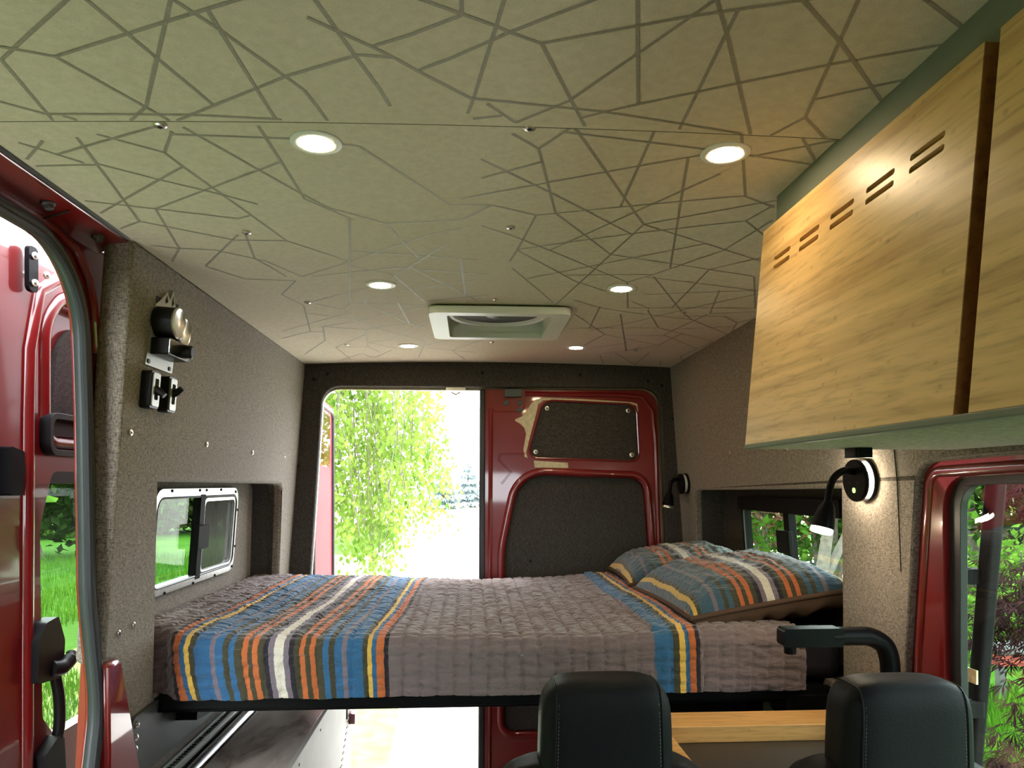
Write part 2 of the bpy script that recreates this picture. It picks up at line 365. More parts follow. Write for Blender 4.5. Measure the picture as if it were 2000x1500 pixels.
# ceiling: two fabric panels with printed lines
ce = struct('ceiling', 'fabric-covered van ceiling printed with a web of straight lines', 'ceiling')
SEAM = 1.105
FANX0, FANX1, FANY0, FANY1 = -0.085, 0.265, 2.235, 2.585
def ceil_panel(y0, y1, x0, x1, dz, hole):
    xs = sorted(set([round(x0+(x1-x0)*i/28, 4) for i in range(29)] + ([FANX0, FANX1] if hole else [])))
    ys = sorted(set([y0, y1] + ([FANY0, FANY1] if hole else [])))
    mb = MB(); t = 0.012
    for b, zz in ((0, 0), (1, t)):
        for y in ys:
            mb.v += [(x, y, zc(x) + dz + zz) for x in xs]
    n, k = len(xs), len(ys)
    def id_(i, j, b): return b*n*k + j*n + i
    for j in range(k-1):
        for i in range(n-1):
            if hole and FANX0-1e-6 <= xs[i] < FANX1-1e-6 and abs(ys[j]-FANY0) < 1e-6: continue
            mb.f.append((id_(i,j,0), id_(i,j+1,0), id_(i+1,j+1,0), id_(i+1,j,0)))
            mb.f.append((id_(i,j,1), id_(i+1,j,1), id_(i+1,j+1,1), id_(i,j+1,1)))
    for i in range(n-1):
        mb.f.append((id_(i,0,0), id_(i+1,0,0), id_(i+1,0,1), id_(i,0,1)))
        mb.f.append((id_(i+1,k-1,0), id_(i,k-1,0), id_(i,k-1,1), id_(i+1,k-1,1)))
    for j in range(k-1):
        mb.f.append((id_(0,j+1,0), id_(0,j,0), id_(0,j,1), id_(0,j+1,1)))
        mb.f.append((id_(n-1,j,0), id_(n-1,j+1,0), id_(n-1,j+1,1), id_(n-1,j,1)))
    return mb.build('ceiling_panel', M_CEIL, ce)
ceil_panel(-1.3, SEAM-0.002, -0.752, 0.925, -0.004, False)
ceil_panel(SEAM+0.002, 3.275, -0.752, 0.925, 0.0, True)
def print_lines(txt, dz, lo, hi):
    mb = MB(); H = 0.0027
    for pl in txt.split('|'):
        P = [Vector((float(a.split(',')[0])/1000, float(a.split(',')[1])/1000, 0)) for a in pl.split()]
        for a, b in zip(P, P[1:]):
            if (a-b).length < 0.004: continue
            if b.y < a.y: a, b = b, a
            if b.y <= lo or a.y >= hi: continue
            if a.y < lo: a = a.lerp(b, (lo-a.y)/(b.y-a.y))
            if b.y > hi: b = a.lerp(b, (hi-a.y)/(b.y-a.y))
            d = (b-a); L = d.length
            if L < 0.003: continue
            d.normalize(); nrm = Vector((-d.y, d.x, 0))*H
            k = max(1, int(abs(b.x-a.x)/0.06)+1)
            vs = []
            for i in range(k+1):
                p = a.lerp(b, i/k)
                for q in (p-nrm, p+nrm): vs.append((q.x, q.y, zc(q.x)+dz-0.0006))
            mb.add(vs, [(2*i, 2*i+2, 2*i+3, 2*i+1) if True else None for i in range(k)])
    o = mb.build('printed_line', M_PRINT, ce, smooth=0); o['kind'] = 'stuff'; return o
MB().tube([(-0.752+0.0599*i, SEAM, zc(-0.752+0.0599*i)-0.0025) for i in range(29)], 0.0016, 6).build('joint_shade_strip', mat('joint_shadow_gap', (0.10, 0.10, 0.075), 0.9), ce)  # dark strip laid along the seam to draw the shade of the gap
print_lines(LINES_FRONT, -0.004, 0.3, SEAM-0.004)
print_lines(LINES_REAR, 0.0, SEAM+0.004, 3.27)
for (x, y, s) in ((-0.473, 1.121, 1.15), (0.091, 1.110, 1.2), (-0.487, 1.588, 1.1), (0.085, 1.545, 1.1), (-0.491, 2.19, 1.1), (0.073, 2.15, 1.1), (-0.488, 2.85, 1.0), (0.081, 2.80, 1.0), (0.675, 2.245, 1.0), (0.676, 2.90, 1.0)):
    screw(ce, (x, y, zc(x)-0.001), (0, 0, -1), s)

# left wall -----------------------------------------------------------------
wl = struct('wall_left', 'grey-brown tweed wall panel with a window recess left of the bed', 'wall')
pan = [(1.63, 1.945), (1.645, 1.0), (1.700, 0.985), (1.78, 0.62), (3.28, 0.62), (3.28, 1.945)]
holeL = rpoly([(1.855, 1.405), (1.925, 0.85), (3.12, 0.85), (3.035, 1.40)], [0.0, 0.0, 0.0, 0.045], 6)
MB().prism(pan, -0.065, 0.0, [holeL], fmap=LW).build('fabric_panel', M_TWEED, wl, bev=0.012, bseg=3)
# recess liner: top, ends, outer panel
outL = rpoly([(1.80, 1.44), (1.86, 0.80), (3.18, 0.80), (3.10, 1.44)], 0.0)
MB().prism(outL, -0.135, -0.12, [rrect(2.095, 1.07, 2.805, 1.38, 0.055)], fmap=LW).build('recess_back_panel', M_TWEED, wl)
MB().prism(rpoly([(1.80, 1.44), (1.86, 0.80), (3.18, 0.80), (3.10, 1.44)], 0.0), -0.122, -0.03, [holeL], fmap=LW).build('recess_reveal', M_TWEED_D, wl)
MB().box((-1.02, 1.72, 0.0), (-0.875, 3.28, 0.63)).build('lower_panel', M_TWEED, wl)
for (y, z, s) in ((1.683, 1.517, 0.95), (2.155, 1.516, 0.95), (2.598, 1.511, 0.95), (3.045, 1.511, 0.6), (1.700, 1.055, 0.95), (1.772, 1.06, 0.95)):
    screw(wl, (xl(z)+0.001, y, z), NL, s)

# right wall ----------------------------------------------------------------
wr = struct('wall_right', 'grey-brown tweed wall panel with a window recess right of the bed', 'wall')
W3H = rpoly([(0.18, 0.30), (1.63, 0.30), (1.583, 0.99), (1.487, 1.445), (0.18, 1.478)], [0.05, 0.05, 0.3, 0.06, 0.05], 8)
panR = [(0.05, 0.0), (3.28, 0.0), (3.28, 1.945), (0.05, 1.945)]
holeR = rpoly([(1.815, 1.388), (1.88, 0.85), (3.12, 0.85), (3.035, 1.373)], [0.0, 0.0, 0.0, 0.04], 6)
MB().prism(panR, -0.03, 0.0, [holeR, W3H], fmap=RW).build('fabric_panel', M_TWEED, wr, bev=0.010, bseg=3)
outR = [(1.76, 1.43), (1.82, 0.80), (3.18, 0.80), (3.10, 1.43)]
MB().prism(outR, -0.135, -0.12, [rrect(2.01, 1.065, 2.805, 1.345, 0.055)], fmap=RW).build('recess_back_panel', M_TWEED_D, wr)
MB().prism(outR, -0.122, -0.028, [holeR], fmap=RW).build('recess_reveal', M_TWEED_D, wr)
for (y, z, s) in ((2.587, 1.513, 0.9), (2.114, 1.501, 1.1)): screw(wr, (xr(z)-0.001, y, z), NR, s)
# seam of the panel around the window bay and the shaped upper piece below the cabinets
MB().tube([(xr(1.50)-0.0005, 1.568, 1.50), (xr(1.40)-0.0005, 1.565, 1.40), (xr(1.2)-0.0005, 1.575, 1.2)], 0.0013, 6).build('seam_line', M_DARK, wr)

# rear wall -----------------------------------------------------------------
wb = struct('wall_rear', 'dark tweed trim framing the rear door opening', 'wall')
OPEN = rpoly([(-0.78, -0.02), (0.915, -0.02), (0.905, 1.0), (0.875, 1.845), (-0.668, 1.842), (-0.722, 1.0)], [0, 0, 0.2, 0.085, 0.085, 0.3], 8)
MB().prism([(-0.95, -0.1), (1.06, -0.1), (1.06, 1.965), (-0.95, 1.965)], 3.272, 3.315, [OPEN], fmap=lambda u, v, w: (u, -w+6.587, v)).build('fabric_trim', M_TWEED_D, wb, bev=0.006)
MB().box((-1.02, 3.31, 1.90), (1.14, 3.36, 2.11)).build('roof_header', M_RED, wb)
OPEN2 = rpoly([(-0.795, -0.02), (0.91, -0.02), (0.895, 1.0), (0.862, 1.832), (-0.675, 1.834), (-0.730, 1.0)], [0, 0, 0.2, 0.08, 0.08, 0.3], 8)
MB().prism([(-1.02, -0.35), (1.14, -0.35), (1.14, 1.93), (-1.02, 1.93)], 3.335, 3.36, [OPEN2], fmap=lambda u, v, w: (u, 6.695-w, v)).build('body_flange', mat('pale_flange_paint', (0.62, 0.50, 0.34), 0.35, coat=0.6), wb)
for p in ((-0.705, 1.87), (-0.645, 1.895), (0.05, 1.905), (0.50, 1.90), (0.815, 1.875), (0.88, 1.855), (-0.775, 1.48), (0.93, 1.70)): screw(wb, (p[0], 3.271, p[1]), (0, -1, 0), 0.9, True)
MB().box((-0.115, 3.285, 1.826), (-0.025, 3.33, 1.842)).tube([(-0.09, 3.30, 1.82), (-0.07, 3.30, 1.81), (-0.05, 3.30, 1.82)], 0.004, 8).build('door_striker', M_STEEL, wb)

# rear right door leaf (closed) ---------------------------------------------
d1 = struct('door_1', 'closed red rear door leaf with two dark fabric inserts', 'van door')
YD = 3.335
UP = rpoly([(0.262, 1.525), (0.782, 1.508), (0.768, 1.768), (0.335, 1.785)], [0.035, 0.035, 0.045, 0.06], 8)
LOW = rpoly([(0.150, 0.25), (0.838, 0.25), (0.832, 1.10), (0.806, 1.425), (0.225, 1.445), (0.155, 1.10)], [0.05, 0.05, 0.3, 0.07, 0.14, 0.4], 10)
def RD(u, v, w): return (u, YD - w, v)
outer = rpoly([(0.055, 0.02), (0.905, 0.02), (0.893, 1.0), (0.868, 1.838), (0.062, 1.838)], [0.02, 0.03, 0.3, 0.08, 0.01], 8)
MB().prism(outer, -0.03, 0.02, [UP, LOW], fmap=RD).build('door_skin', M_RED, d1, bev=0.008, bseg=3)
def offs(loop, d):
    m = len(loop); out = []
    for i in range(m):
        a = Vector(loop[i-1]); b = Vector(loop[(i+1) % m]); p = Vector(loop[i]); t = (b-a)
        if t.length < 1e-9: out.append((p.x, p.y)); continue
        t.normalize(); out.append((p.x + t.y*d, p.y - t.x*d))
    return out
MB().tube([RD(u, v, 0.016) for u, v in offs(LOW, 0.016)], 0.019, 10, closed=True).build('pressed_rib', M_RED, d1)
MB().tube([RD(u, v, 0.020) for u, v in offs(UP, 0.004)], 0.005, 8, closed=True).build('pressed_rib', M_RED, d1)
MB().prism(outer, -0.046, -0.032, fmap=RD).build('outer_skin', M_RED, d1)
MB().prism(offs(UP, -0.001), -0.01, 0.014, fmap=RD).build('fabric_insert', M_TWEED_D, d1, bev=0.006)
MB().prism(offs(LOW, -0.002), -0.01, -0.002, fmap=RD).build('fabric_insert', M_TWEED_D, d1)
for p in ((0.353, 1.752), (0.735, 1.742), (0.752, 1.535), (0.300, 1.548)): screw(d1, RD(p[0], p[1], 0.0145), (0, -1, 0), 1.35)
for p in ((0.275, 1.04), (0.685, 1.04)): screw(d1, RD(p[0], p[1], -0.0015), (0, -1, 0), 0.8, True)
MB().prism([(0.032, 0.0), (0.062, 0.0), (0.066, 1.836), (0.040, 1.836)], -0.035, 0.028, fmap=RD).build('edge_seal', M_RUB, d1, bev=0.008)
MB().tube([RD(0.085, 0.05, 0.02), RD(0.088, 1.1, 0.02), RD(0.092, 1.75, 0.02)], 0.010, 8).build('pressed_rib', M_RED, d1)
MB().tube([RD(0.895, 0.3, 0.02), RD(0.882, 1.0, 0.02), RD(0.862, 1.60, 0.02), RD(0.848, 1.74, 0.02), RD(0.80, 1.806, 0.02), RD(0.70, 1.815, 0.02), RD(0.25, 1.818, 0.02)], 0.012, 8).build('pressed_rib', M_RED, d1)
# embossed marks of the pressing
MB().tube([RD(0.10, 1.735, 0.020), RD(0.225, 1.735, 0.020), RD(0.245, 1.75, 0.020), RD(0.25, 1.80, 0.02)], 0.004, 6).build('pressed_rib', M_RED, d1)
MB().tube([RD(0.135, 1.54, 0.02), RD(0.13, 1.51, 0.02), RD(0.185, 1.455, 0.02), RD(0.14, 1.40, 0.02)], 0.005, 6).tube([RD(0.135, 1.54, 0.02), RD(0.25, 1.54, 0.02)], 0.003, 6).build('pressed_rib', M_RED, d1)
# cream unpainted patches around the upper insert
pm = MB()
for poly in ([(0.205,1.700),(0.235,1.712),(0.262,1.745),(0.278,1.772),(0.30,1.792),(0.335,1.798),(0.335,1.789),(0.312,1.770),(0.295,1.70),(0.268,1.60),(0.255,1.545),(0.262,1.52),(0.248,1.525),(0.242,1.56),(0.255,1.63),(0.247,1.66),(0.225,1.68),(0.203,1.692)],
             [(0.29,1.508),(0.45,1.498),(0.452,1.474),(0.295,1.476)], [(0.335,1.799),(0.52,1.795),(0.75,1.782),(0.776,1.775),(0.782,1.74),(0.776,1.735),(0.772,1.765),(0.74,1.773),(0.50,1.786),(0.335,1.789)]):
    pm.prism(poly, 0.0195, 0.0206, fmap=RD)
pm.build('primer_patch', M_PRIMER, d1)
hg = MB().box((0.155, 3.29, 1.80), (0.235, 3.315, 1.838)).build('latch_bracket', M_GREYM, d1, bev=0.003)
for p in ((0.163, 1.775), (0.225, 1.775), (0.225, 1.742)): MB().lathe([(0.013, 0), (0.013, 0.005), (0.009, 0.008)], 14, at(RD(p[0], p[1], 0.02), (0, -1, 0))).build('bolt', M_GREYM, d1)

# rear left door leaf (swung open) ------------------------------------------
d2 = struct('door_2', 'open red rear door leaf seen edge-on at the left of the opening', 'van door')
LM = Matrix.Translation((-0.770, 3.40, 0)) @ Matrix.Rotation(R(94.0), 4, 'Z')
def LD(u, v, w): return tuple(LM @ Vector((u, -w, v)))
MB().prism(rpoly([(0, 0.02), (0.80, 0.02), (0.80, 1.84), (0, 1.84)], 0.04), -0.025, 0.025, [rpoly([(0.10, 1.50), (0.70, 1.50), (0.70, 1.78), (0.10, 1.78)], 0.05)], fmap=LD).build('door_skin', M_REDM, d2, bev=0.008)
MB().prism(rpoly([(0.09, 1.49), (0.71, 1.49), (0.71, 1.79), (0.09, 1.79)], 0.05), 0.022, 0.027, fmap=LD).build('pane', M_GLASS, d2)
MB().tube([LD(u, v, 0.028) for u, v in rpoly([(0.02, 0.05), (0.78, 0.05), (0.78, 1.81), (0.02, 1.81)], 0.05)], 0.012, 8, closed=True).build('edge_seal', M_RUB, d2)
MB().box((-0.74, 3.36, 1.66), (-0.70, 3.42, 1.74)).build('hinge', M_STEEL, d2)
MB().box((-0.74, 3.36, 0.70), (-0.70, 3.42, 0.78)).build('hinge', M_STEEL, d2)
# ---------------------------------------------------------------- side door opening on the left
fr_ = struct('trim_1', 'red painted body frame around the side door opening on the left', 'door frame')
SO = rpoly([(0.24, -0.2), (1.60, -0.2), (1.62, 0.75), (1.655, 0.90), (1.612, 1.15), (1.60, 1.55), (1.58, 1.893), (0.24, 1.893)], [0.05, 0.05, 0.2, 0.3, 0.5, 0.5, 0.19, 0.1], 10)
SOut = [(0.05, -0.3), (1.80, -0.3), (1.80, 0.72), (1.74, 0.9), (1.70, 1.0), (1.69, 1.3), (1.70, 1.93), (0.05, 1.93)]
def SF(u, v, w): return (-0.850 + w, u, v)
MB().prism(SOut, -0.01, 0.012, [SO], fmap=SF).build('frame_sheet', M_RED, fr_, bev=0.006, bseg=3)
# sloping upper rail between ceiling edge and door opening
mb = MB(); prof = [(-0.752, 1.946), (-0.760, 1.932), (-0.800, 1.930), (-0.838, 1.915), (-0.846, 1.925), (-0.80, 1.96), (-0.752, 1.96)]
mb.add([(x, y, z) for y in (0.05, 1.66) for (x, z) in prof], [tuple(reversed(range(7))), tuple(range(7, 14))] + [(i, (i+1) % 7, 7+(i+1) % 7, 7+i) for i in range(7)])
mb.build('upper_rail', M_RED, fr_, bev=0.003)
MB().tube([(-0.836, 0.1, 1.914), (-0.836, 1.48, 1.910), (-0.834, 1.56, 1.895), (-0.832, 1.61, 1.85), (-0.832, 1.635, 1.79), (-0.832, 1.645, 1.69)], 0.010, 8).build('pressed_rib', M_RED, fr_)
MB().tube([(-0.752, 0.05, 1.938), (-0.752, 1.62, 1.938)], 0.0045, 8).build('ceiling_edge_trim', M_GREYM, fr_)
for y in (1.40, 1.58, 1.15): MB().lathe([(0.013, -0.002), (0.013, 0.004), (0.009, 0.006), (0.008, 0.012), (0.004, 0.013)], 12, at((-0.797, y, 1.930), (0.25, 0, -1))).build('bolt', M_GREYM, fr_)
MB().tube([(-0.778, 1.44, 1.9305), (-0.838, 1.44, 1.912)], 0.002, 6).build('sheet_joint', M_DARK, fr_)
# lower sill corner of the frame by the wall panel
MB().prism([(1.64, 1.0), (1.70, 1.0), (1.80, 0.70), (1.80, 0.2), (1.66, 0.2)], 0.0, 0.045, fmap=SF).build('sill_corner', M_RED, fr_, bev=0.01)
sl = MB().tube([SF(u, v, 0.016) for u, v in SO], 0.017, 12, closed=True)
sl.tube([SF(u, v, 0.026) for u, v in offs(SO, -0.012)], 0.009, 8, closed=True)
tag(sl.build('door_seal', M_RUB), 'thick black rubber seal around the side door opening', 'door seal')

# sliding door pushed back, outside the body side ---------------------------
d3 = struct('door_3', 'bright red sliding side door slid half open on the left', 'van door')
FD = 1.20/1.005
def SD(u, v, w): return (-1.20 + w, u*FD, 1.40 + (v-1.40)*FD)   # door hangs well clear of the body side
DW = rpoly([(1.715, 0.86), (1.765, 0.80), (2.08, 0.80), (2.12, 0.86), (2.12, 1.38), (2.09, 1.43), (1.755, 1.43), (1.705, 1.30)], [0.02, 0.03, 0.03, 0.05, 0.05, 0.05, 0.03, 0.1], 6)
DU = rpoly([(1.735, 1.51), (2.12, 1.51), (2.12, 1.845), (1.80, 1.845), (1.735, 1.77)], [0.03, 0.05, 0.08, 0.08, 0.12], 8)
DO = rpoly([(1.46, 0.12), (2.22, 0.12), (2.22, 1.96), (1.46, 1.96)], 0.06)
MB().prism(DO, -0.02, 0.02, [DW, DU], fmap=SD).build('door_skin', M_RED, d3, bev=0.012, bseg=3)
MB().prism(offs(DU, 0.01), -0.045, -0.03, fmap=SD).build('recess_sheet', M_RED, d3)
MB().tube([SD(u, v, 0.012) for u, v in offs(DU, 0.012)], 0.022, 12, closed=True).build('pressed_rib', M_RED, d3)
MB().tube([SD(1.655, 0.14, 0.016), SD(1.655, 1.0, 0.016), SD(1.66, 1.55, 0.016), SD(1.665, 1.70, 0.016), SD(1.70, 1.84, 0.016), SD(1.80, 1.905, 0.016), SD(2.0, 1.92, 0.016)], 0.020, 12).build('pressed_rib', M_RED, d3)
MB().prism(rpoly([(1.785, 1.53), (2.09, 1.53), (2.09, 1.80), (1.84, 1.80)], [0.03, 0.04, 0.05, 0.12], 8), -0.03, -0.012, fmap=SD).build('fabric_insert', M_TWEED_D, d3, bev=0.006)
MB().prism(offs(DW, 0.008), -0.016, -0.010, fmap=SD).build('pane', M_GLASS, d3)
MB().prism([(1.70, 1.40), (2.15, 1.40), (2.15, 1.455), (1.73, 1.455)], -0.012, 0.018, fmap=SD).build('window_header', M_BLK, d3, bev=0.006)
br = MB().prism(rrect(1.702, 1.466, 2.02, 1.566, 0.03), 0.0, 0.05, [rrect(1.716, 1.480, 2.006, 1.552, 0.02)], fmap=SD).build('grab_pocket', M_BLK, d3, bev=0.003)
MB().prism(rrect(1.705, 1.47, 2.015, 1.562, 0.025), -0.02, 0.006, fmap=SD).build('pocket_back', M_BLK, br)
# handle with lever and grip bar
hd = MB().prism(rpoly([(1.650, 0.955), (1.745, 0.945), (1.755, 1.03), (1.728, 1.092), (1.680, 1.085), (1.652, 1.05)], [0.008, 0.015, 0.03, 0.01, 0.02, 0.03], 6), 0.018, 0.055, fmap=SD).build('handle_housing', M_BLK, d3, bev=0.010, bseg=3)
MB().tube(spline([SD(1.705, 0.975, 0.05), SD(1.73, 0.972, 0.062), SD(1.758, 0.985, 0.066), SD(1.772, 0.995, 0.06)], 5), [0.022]*6+[0.02]*5+[0.014]*5, 12).build('release_lever', M_BLK, hd)
MB().tube(spline([SD(1.735, 0.955, 0.04), SD(1.742, 0.90, 0.046), SD(1.744, 0.84, 0.046), SD(1.740, 0.80, 0.04), SD(1.725, 0.785, 0.03)], 6), 0.015, 10).build('grip_bar', M_BLK, hd)
MB().prism(rpoly([(1.668, 0.70), (1.76, 0.70), (1.752, 0.80), (1.735, 0.815), (1.675, 0.785)], 0.01), 0.015, 0.055, fmap=SD).build('grip_base', M_BLK, hd, bev=0.006)
# hinge plate with bolts at the top, latch at the front edge
hp = MB().prism(rrect(1.628, 1.825, 1.662, 1.925, 0.012), 0.034, 0.046, fmap=SD).build('guide_plate', M_BLKM, d3, bev=0.003)
for (y, z) in ((1.645, 1.905), (1.645, 1.845), (1.69, 1.875)): MB().lathe([(0.010, 0), (0.010, 0.006), (0.006, 0.011)], 14, at(SD(y, z, 0.045), (1, 0, 0))).build('bolt', M_STEEL, hp)
MB().prism(rpoly([(1.56, 1.375), (1.60, 1.375), (1.61, 1.43), (1.607, 1.47), (1.56, 1.48)], 0.006), 0.015, 0.05, fmap=SD).build('latch', M_BLKM, d3, bev=0.004)

# ---------------------------------------------------------------- windows
def slider_window(name, label, fmap, y0, y1, z0, z1, ymid, frame_mat, side, handle_y):
    """frame with two panes, mid bars, handle; w grows towards the room"""
    w = struct(name, label, 'window')
    O = rrect(y0, z0, y1, z1, 0.05); I = rrect(y0+0.022, z0+0.026, y1-0.02, z1-0.03, 0.035)
    MB().prism(O, -0.02, 0.012, [I], fmap=fmap).build('window_frame', frame_mat, w, bev=0.003)
    MB().tube([fmap(u, v, 0.010) for u, v in offs(I, 0.003)], 0.004, 6, closed=True).build('gasket', M_RUB, w)
    MB().prism([(ymid-0.028, z0+0.012), (ymid+0.012, z0+0.012), (ymid+0.012, z1-0.02), (ymid-0.028, z1-0.02)], -0.012, 0.014, fmap=fmap).build('mid_bar', M_MATTE, w, bev=0.002)
    MB().prism([(handle_y-0.055, (z0+z1)/2-0.045), (handle_y+0.045, (z0+z1)/2-0.045), (handle_y+0.045, (z0+z1)/2+0.035), (handle_y-0.055, (z0+z1)/2+0.035)], 0.010, 0.026, fmap=fmap).build('slide_latch', M_MATTE, w, bev=0.003)
    return w, I
w1, I1 = slider_window('window_1', 'aluminium sliding window in the recess left of the bed', lambda u, v, w: (xl(v)-0.118+w, u, v), 2.09, 2.82, 1.07, 1.385, 2.462, M_ALU, 1, 2.455)
f1 = lambda u, v, w: (xl(v)-0.118+w, u, v)
MB().prism(rrect(2.10, 1.085, 2.46, 1.37, 0.03), -0.010, -0.006, fmap=f1).build('pane', M_TINT, w1)
scr = newmat('insect_screen'); sm, snt, sb = scr
snt.nodes.remove(sb)
t_ = N(snt, 'ShaderNodeBsdfTransparent', Color=(1, 1, 1, 1)); d_ = N(snt, 'ShaderNodeBsdfDiffuse', Color=(0.12, 0.12, 0.115, 1)); x_ = N(snt, 'ShaderNodeMixShader')
nz = N(snt, 'ShaderNodeTexNoise', Scale=26.0, Detail=4.0); snt.links.new(coords(snt, (1, 3, 0.5)), nz.inputs['Vector'])
snt.links.new(ramp(snt, nz.outputs['Fac'], [(0.35, (0.72,)*3), (0.7, (0.86,)*3)]), x_.inputs[0]); snt.links.new(t_.outputs[0], x_.inputs[1]); snt.links.new(d_.outputs[0], x_.inputs[2]); snt.links.new(x_.outputs[0], snt.nodes['Material Output'].inputs['Surface'])
MB().prism(rrect(2.46, 1.085, 2.80, 1.37, 0.03), -0.004, -0.001, fmap=f1).build('insect_screen', sm, w1)
MB().prism(rrect(2.478, 1.098, 2.797, 1.352, 0.025), -0.004, 0.010, [rrect(2.486, 1.106, 2.789, 1.340, 0.02)], fmap=f1).build('screen_frame', M_ALU, w1, bev=0.002)
for (y, z) in ((2.20, 1.379), (2.42, 1.379), (2.48, 1.379), (2.62, 1.379), (2.78, 1.37), (2.20, 1.073), (2.42, 1.073), (2.62, 1.073), (2.82, 1.30), (2.82, 1.16), (2.80, 1.085)):
    MB().lathe([(0.005, 0), (0.005, 0.003), (0.002, 0.004)], 10, at(f1(y, z, 0.012), NL)).build('screw', M_BLK, w1)
f2 = lambda u, v, w: (xr(v)+0.118-w, u, v)
w2, I2 = slider_window('window_2', 'black-framed sliding window in the recess right of the bed', f2, 1.98, 2.80, 1.065, 1.345, 2.40, M_MATTE, -1, 2.41)
MB().prism(rrect(1.99, 1.08, 2.40, 1.335, 0.03), -0.010, -0.006, fmap=f2).build('pane', M_GLASS, w2)
MB().prism(rrect(2.39, 1.08, 2.79, 1.335, 0.03), -0.004, 0.0, fmap=f2).build('pane', M_TINT, w2)
MB().prism(rpoly([(2.0, 1.30), (2.79, 1.30), (2.78, 1.35), (2.0, 1.355)], 0.01), 0.0, 0.03, fmap=f2).build('window_blind_case', M_MATTE, w2, bev=0.006)

# front right window with red frame
w3 = struct('window_3', 'large side window in a dark red frame at the far right', 'window')
f3 = lambda u, v, w: (xr(v)-w, u, v)
W3I = rpoly([(0.30, 0.42), (1.51, 0.42), (1.472, 1.01), (1.432, 1.415), (0.30, 1.432)], [0.04, 0.05, 0.3, 0.075, 0.05], 8)
MB().prism(offs(W3H, 0.012), -0.046, -0.016, [W3I], fmap=f3).build('window_frame', M_RED, w3, bev=0.012, bseg=3)
MB().tube([f3(u, v, -0.024) for u, v in offs(W3H, -0.020)], 0.015, 10, closed=True).build('pressed_rib', M_RED, w3)
W3G = rpoly([(0.36, 0.47), (1.475, 0.47), (1.440, 1.01), (1.400, 1.398), (0.36, 1.412)], [0.04, 0.05, 0.3, 0.06, 0.05], 8)
MB().prism(offs(W3I, 0.008), -0.046, -0.030, [W3G], fmap=f3).build('gasket', M_RUB, w3, bev=0.006)
MB().prism(offs(W3G, 0.01), -0.052, -0.046, fmap=f3).build('pane', M_GLASS, w3)
rl = MB().prism(rpoly([(0.06, 1.495), (1.395, 1.495), (1.44, 1.545), (0.06, 1.56)], [0.01, 0.03, 0.02, 0.01]), -0.02, 0.02, fmap=f3).build('trim_2', M_RED, bev=0.008)
tag(rl, 'dark red body rail under the wall cabinets at the right', 'rail', kind='structure')
# ---------------------------------------------------------------- ceiling lights and roof fan
LIGHT_WORDS = [('first row', 1.175), ('middle row', 2.003), ('last row', 2.880)]
def make_light(label):
    t = thing('downlight', label, 'ceiling light', 'recessed ceiling downlights')
    MB().lathe([(0.0405, 0.003), (0.041, -0.002), (0.037, -0.004), (0.029, -0.0034), (0.0265, -0.002)], 32).build('trim_ring', M_WHITE, t)
    MB().lathe([(0.0265, -0.0036), (0.0265, 0.001)], 32).build('diffuser', M_LED, t)
    return t
lab = {(0,0): 'round downlight nearest the camera, left of the pair', (0,1): 'round downlight nearest the camera, beside the bamboo cabinet',
       (1,0): 'round downlight in the middle row, left of the roof fan', (1,1): 'round downlight in the middle row, right of the roof fan',
       (2,0): 'farthest round downlight, above the open rear doorway', (2,1): 'farthest round downlight, above the closed rear door'}
first = None
for i, (wd, y) in enumerate(LIGHT_WORDS):
    for j, x in enumerate((-0.250, 0.424)):
        sl_ = -2*0.016*(x-0.0875)/0.8325**2
        if first is None: o = first = make_light(lab[(i, j)])
        else: o = dup_tree(first, lab[(i, j)], 'recessed ceiling downlights')
        o.location = (x, y, zc(x)); o.rotation_euler = (0, -math.atan(sl_), 0)

fan = thing('roof_fan', 'square white roof fan vent between the ceiling lights', 'roof vent')
fx, fy = (FANX0+FANX1)/2, (FANY0+FANY1)/2
zf = zc(fx)
MB().prism(rrect(fx-0.222, fy-0.205, fx+0.222, fy+0.205, 0.03), zf-0.030, zf-0.008, [rrect(fx-0.165, fy-0.165, fx+0.165, fy+0.165, 0.012)]).build('flange', M_WHITE, fan, bev=0.010, bseg=3)
MB().prism(rrect(fx-0.172, fy-0.172, fx+0.172, fy+0.172, 0.012), zf-0.010, zf+0.115, [rrect(fx-0.165, fy-0.165, fx+0.165, fy+0.165, 0.010)]).build('shaft', M_WHITE, fan)
MB().lathe([(0.145, 0.0), (0.152, -0.010), (0.163, -0.012), (0.168, -0.004), (0.168, 0.004), (0.145, 0.004)], 48, Matrix.Translation((fx, fy, zf+0.020))).build('screen_ring', M_WHITE, fan)
MB().lathe([(0.146, 0.0), (0.146, 0.004)], 48, Matrix.Translation((fx, fy, zf+0.019))).build('mesh_screen', mat('dark_mesh', (0.05, 0.05, 0.055), 0.7), fan)
MB().lathe([(0.03, -0.012), (0.045, -0.006), (0.045, 0.0)], 20, Matrix.Translation((fx, fy, zf+0.017))).build('hub', M_BLK, fan)

